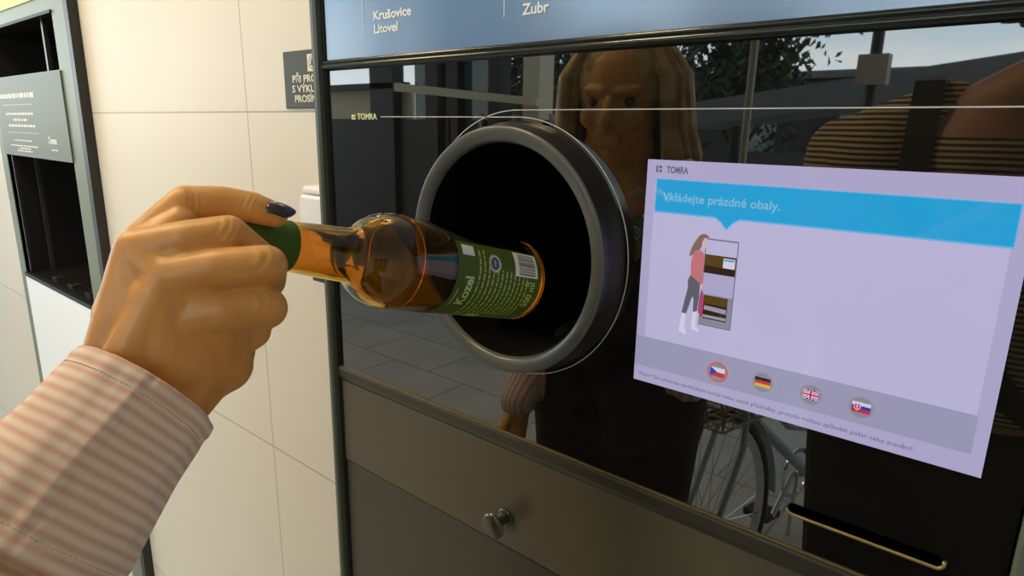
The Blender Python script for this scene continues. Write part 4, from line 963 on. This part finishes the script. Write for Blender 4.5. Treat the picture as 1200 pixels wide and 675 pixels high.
# bicycle
def bicycle(mx):
    e=bpy.data.objects.new('bicycle',None); COL.objects.link(e); e.matrix_basis=mx; WORLD[e.name]=mx.copy(); tag(e,'city bicycle with a wire basket, mirrored in the glass below the screen','bicycle')
    T_=lambda p:mx@V(p)
    def tub(b,pts,r,n=10): b.tube([T_(p) for p in pts],r,n)
    def wheel(cx):
        b=MB().use('rubber'); c=T_((cx,0,.34)); ax=(mx.to_3x3()@V((0,1,0)))
        b.revolve([(.325+.017*math.cos(a),.017*math.sin(a)) for a in [2*PI*i/10 for i in range(10)]],c,ax,56,closed=True)
        w=b.build('wheel',e,smooth='all')
        b=MB().use('chrome').revolve([(.300,-.010),(.312,-.011),(.312,.011),(.300,.010)],c,ax,56,closed=True); b.build('rim',w,smooth=40)
        b=MB().use('chrome')
        for i in range(28):
            a=2*PI*i/28; s=.02 if i%2 else -.02; b.tube([T_((cx+.02*math.cos(a+.8),s,.34+.02*math.sin(a+.8))),T_((cx+.302*math.cos(a),0,.34+.302*math.sin(a)))],.0012,4)
        b.tube([T_((cx,-.05,.34)),T_((cx,.05,.34))],.016,12); b.build('spokes',w)
        b=MB().use('bike_silver'); b.revolve([(.352,-.024),(.360,0),(.352,.024)],c,ax,40,ref=mx.to_3x3()@V((0,0,1)),a0=-1.6,a1=1.5); b.build('mudguard',e,smooth='all')
    wheel(-.52); wheel(.55)
    b=MB().use('bike_silver'); tub(b,[(.36,0,.80),(.38,0,.66),(-.05,0,.30)],.017); tub(b,[(.37,0,.76),(.10,0,.52),(-.11,0,.45)],.014); tub(b,[(-.05,0,.29),(-.17,0,.80)],.016)
    for s in (.05,-.05): tub(b,[(-.05,s*.6,.29),(-.52,s,.34)],.009); tub(b,[(-.15,s*.4,.70),(-.52,s,.34)],.008)
    b.build('frame',e,smooth=40)
    b=MB().use('bike_silver')
    for s in (.05,-.05): tub(b,[(.385,s*.7,.68),(.43,s,.55),(.55,s,.34)],.011)
    tub(b,[(.385,0,.66),(.345,0,1.00)],.014); b.build('fork',e,smooth=40)
    b=MB().use('chrome'); tub(b,[(.12,.28,1.02),(.22,.27,1.03),(.33,.18,1.05),(.36,0,1.02),(.33,-.18,1.05),(.22,-.27,1.03),(.12,-.28,1.02)],.011); h=b.build('handlebar',e,smooth=40)
    for s in (1,-1):
        b=MB().use('rubber'); tub(b,[(.09,s*.28,1.02),(.21,s*.27,1.03)],.016); b.build('grip',h,smooth=40)
        b=MB().use('rubber'); tub(b,[(.25,s*.25,1.02),(.42,s*.16,1.08),(.50,s*.05,.95),(.44,s*.03,.75)],.0035,6); b.build('brake_cable',h,smooth=40)
    b=MB().use('rubber'); bm=bmesh.new(); ellipsoid(bm,T_((-.20,0,.86)),(.12,.08,.03),mx.to_3x3()); capsule(bm,T_((-.15,0,.865)),T_((-.03,0,.87)),.035,.018); me=bpy.data.meshes.new('s'); bm.to_mesh(me); bm.free(); b.mesh(me); b.build('saddle',e,smooth='all')
    b=MB().use('chrome'); tub(b,[(-.16,0,.78),(-.18,0,.85)],.011); b.build('seat_post',e,smooth=40)
    b=MB().use('chrome')
    c=T_((-.05,.045,.29)); ax=(mx.to_3x3()@V((0,1,0))); b.revolve([(.075,-.002),(.09,-.002),(.09,.002),(.075,.002)],c,ax,36,closed=True); tub(b,[(-.05,.055,.29),(.06,.06,.16)],.009); tub(b,[(-.05,-.055,.29),(-.16,-.06,.42)],.009); cr=b.build('crank',e,smooth=40)
    for x,s,z in ((.06,.10,.16),(-.16,-.10,.42)):
        b=MB().use('rubber'); vs=[T_((x+i*.04,s+j*.045,z+k*.011)) for i in (-1,1) for j in (-1,1) for k in (-1,1)]; b.add(vs,[(0,1,3,2),(4,6,7,5),(0,4,5,1),(2,3,7,6),(0,2,6,4),(1,5,7,3)]); b.build('pedal',cr)
    b=MB().use('bike_dark')
    for s in (.06,-.06): tub(b,[(-.24,s,.72),(-.72,s,.72)],.005); tub(b,[(-.55,s,.72),(-.53,s,.36)],.004)
    for x in (-.28,-.4,-.52,-.64,-.72): tub(b,[(x,-.06,.72),(x,.06,.72)],.004)
    b.build('luggage_rack',e,smooth=40)
    MB().use('red').add([T_((x,y,z)) for x in (-.745,-.735) for y in (-.035,.035) for z in (.68,.72)],[(0,1,3,2),(4,6,7,5),(0,4,5,1),(2,3,7,6),(0,2,6,4),(1,5,7,3)]).build('rear_reflector',e)
    b=MB().use('wicker')
    xa,xb,ya,yb,zb,zt=.40,.70,-.17,.17,.72,.95
    for z in (zb,zb+.06,zb+.12,zb+.18,zt): 
        k=(z-zb)/(zt-zb)*.03; tub(b,[(xa-k,ya-k,z),(xb+k,ya-k,z),(xb+k,yb+k,z),(xa-k,yb+k,z),(xa-k,ya-k,z)],.004,6)
    for i in range(9):
        x=xa+(xb-xa)*i/8; b.tube([T_((x,ya-.03,zt)),T_((x,ya,zb)),T_((x,yb,zb)),T_((x,yb+.03,zt))],.0028,5)
        y=ya+(yb-ya)*i/8; b.tube([T_((xa-.03,y,zt)),T_((xa,y,zb)),T_((xb,y,zb)),T_((xb+.03,y,zt))],.0028,5)
    b.build('basket',e,smooth=40)
    b=MB().use('chrome'); tub(b,[(-.05,.04,.30),(-.12,.10,.0)],.007); b.build('kickstand',e,smooth=40)
    return e
bicycle(Matrix.Translation(V(((-.47,-1.64,0,1.8))[:3]))@Matrix.Rotation(((-.47,-1.64,0,1.8))[3],4,'Z')@Matrix.Rotation(-.06,4,'X'))

# ================================================================== 3.2, CAMERA, VIEW
w=bpy.data.worlds.new('world'); bpy.context.scene.world=w; w.use_nodes=True
nt=w.node_tree; L=nt.links; bg=nt.nodes['Background']
tc=nt.nodes.new('ShaderNodeTexCoord'); sp=nt.nodes.new('ShaderNodeSeparateXYZ'); L.new(tc.outputs['Generated'],sp.inputs[0])
r=nt.nodes.new('ShaderNodeValToRGB'); L.new(sp.outputs['Z'],r.inputs['Fac']); e=r.color_ramp.elements
e[0].position=0.; e[0].color=(1.5,1.65,1.62,1); e[1].position=.6; e[1].color=(.28,.42,.62,1); x=e.new(.16); x.color=(.80,1.02,1.16,1); x=e.new(.3); x.color=(.5,.62,.74,1)
mp=nt.nodes.new('ShaderNodeMapping'); mp.inputs['Scale'].default_value=(1,1,3.2); L.new(tc.outputs['Generated'],mp.inputs['Vector'])
n=nt.nodes.new('ShaderNodeTexNoise'); n.inputs['Scale'].default_value=3.2; n.inputs['Detail'].default_value=7; L.new(mp.outputs[0],n.inputs['Vector'])
r2=nt.nodes.new('ShaderNodeValToRGB'); L.new(n.outputs['Fac'],r2.inputs['Fac']); r2.color_ramp.elements[0].position=.45; r2.color_ramp.elements[1].position=.68
mx=nt.nodes.new('ShaderNodeMixRGB'); L.new(r2.outputs['Color'],mx.inputs[0]); L.new(r.outputs['Color'],mx.inputs[1]); mx.inputs[2].default_value=(1.55,1.5,1.38,1)
gt=nt.nodes.new('ShaderNodeMath'); gt.operation='GREATER_THAN'; gt.inputs[1].default_value=-.02; L.new(sp.outputs['Z'],gt.inputs[0])
m3=nt.nodes.new('ShaderNodeMixRGB'); L.new(gt.outputs[0],m3.inputs[0]); m3.inputs[1].default_value=(.10,.10,.09,1); L.new(mx.outputs[0],m3.inputs[2])
L.new(m3.outputs[0],bg.inputs['Color']); bg.inputs['Strength'].default_value=3.2

cd=bpy.data.cameras.new('camera'); co=bpy.data.objects.new('camera',cd); COL.objects.link(co)
cd.sensor_width=36; cd.lens=753/1200*36; cd.clip_start=.02; cd.clip_end=200
mcam=Matrix((rt.normalized(),upc.normalized(),(-fw).normalized())).transposed().to_4x4(); mcam.translation=c0; co.matrix_world=mcam
sc=bpy.context.scene; sc.camera=co
sc.view_settings.view_transform='Standard'; sc.view_settings.look='None'; sc.view_settings.exposure=-.1; sc.view_settings.gamma=1; sc.view_settings.use_curve_mapping=False
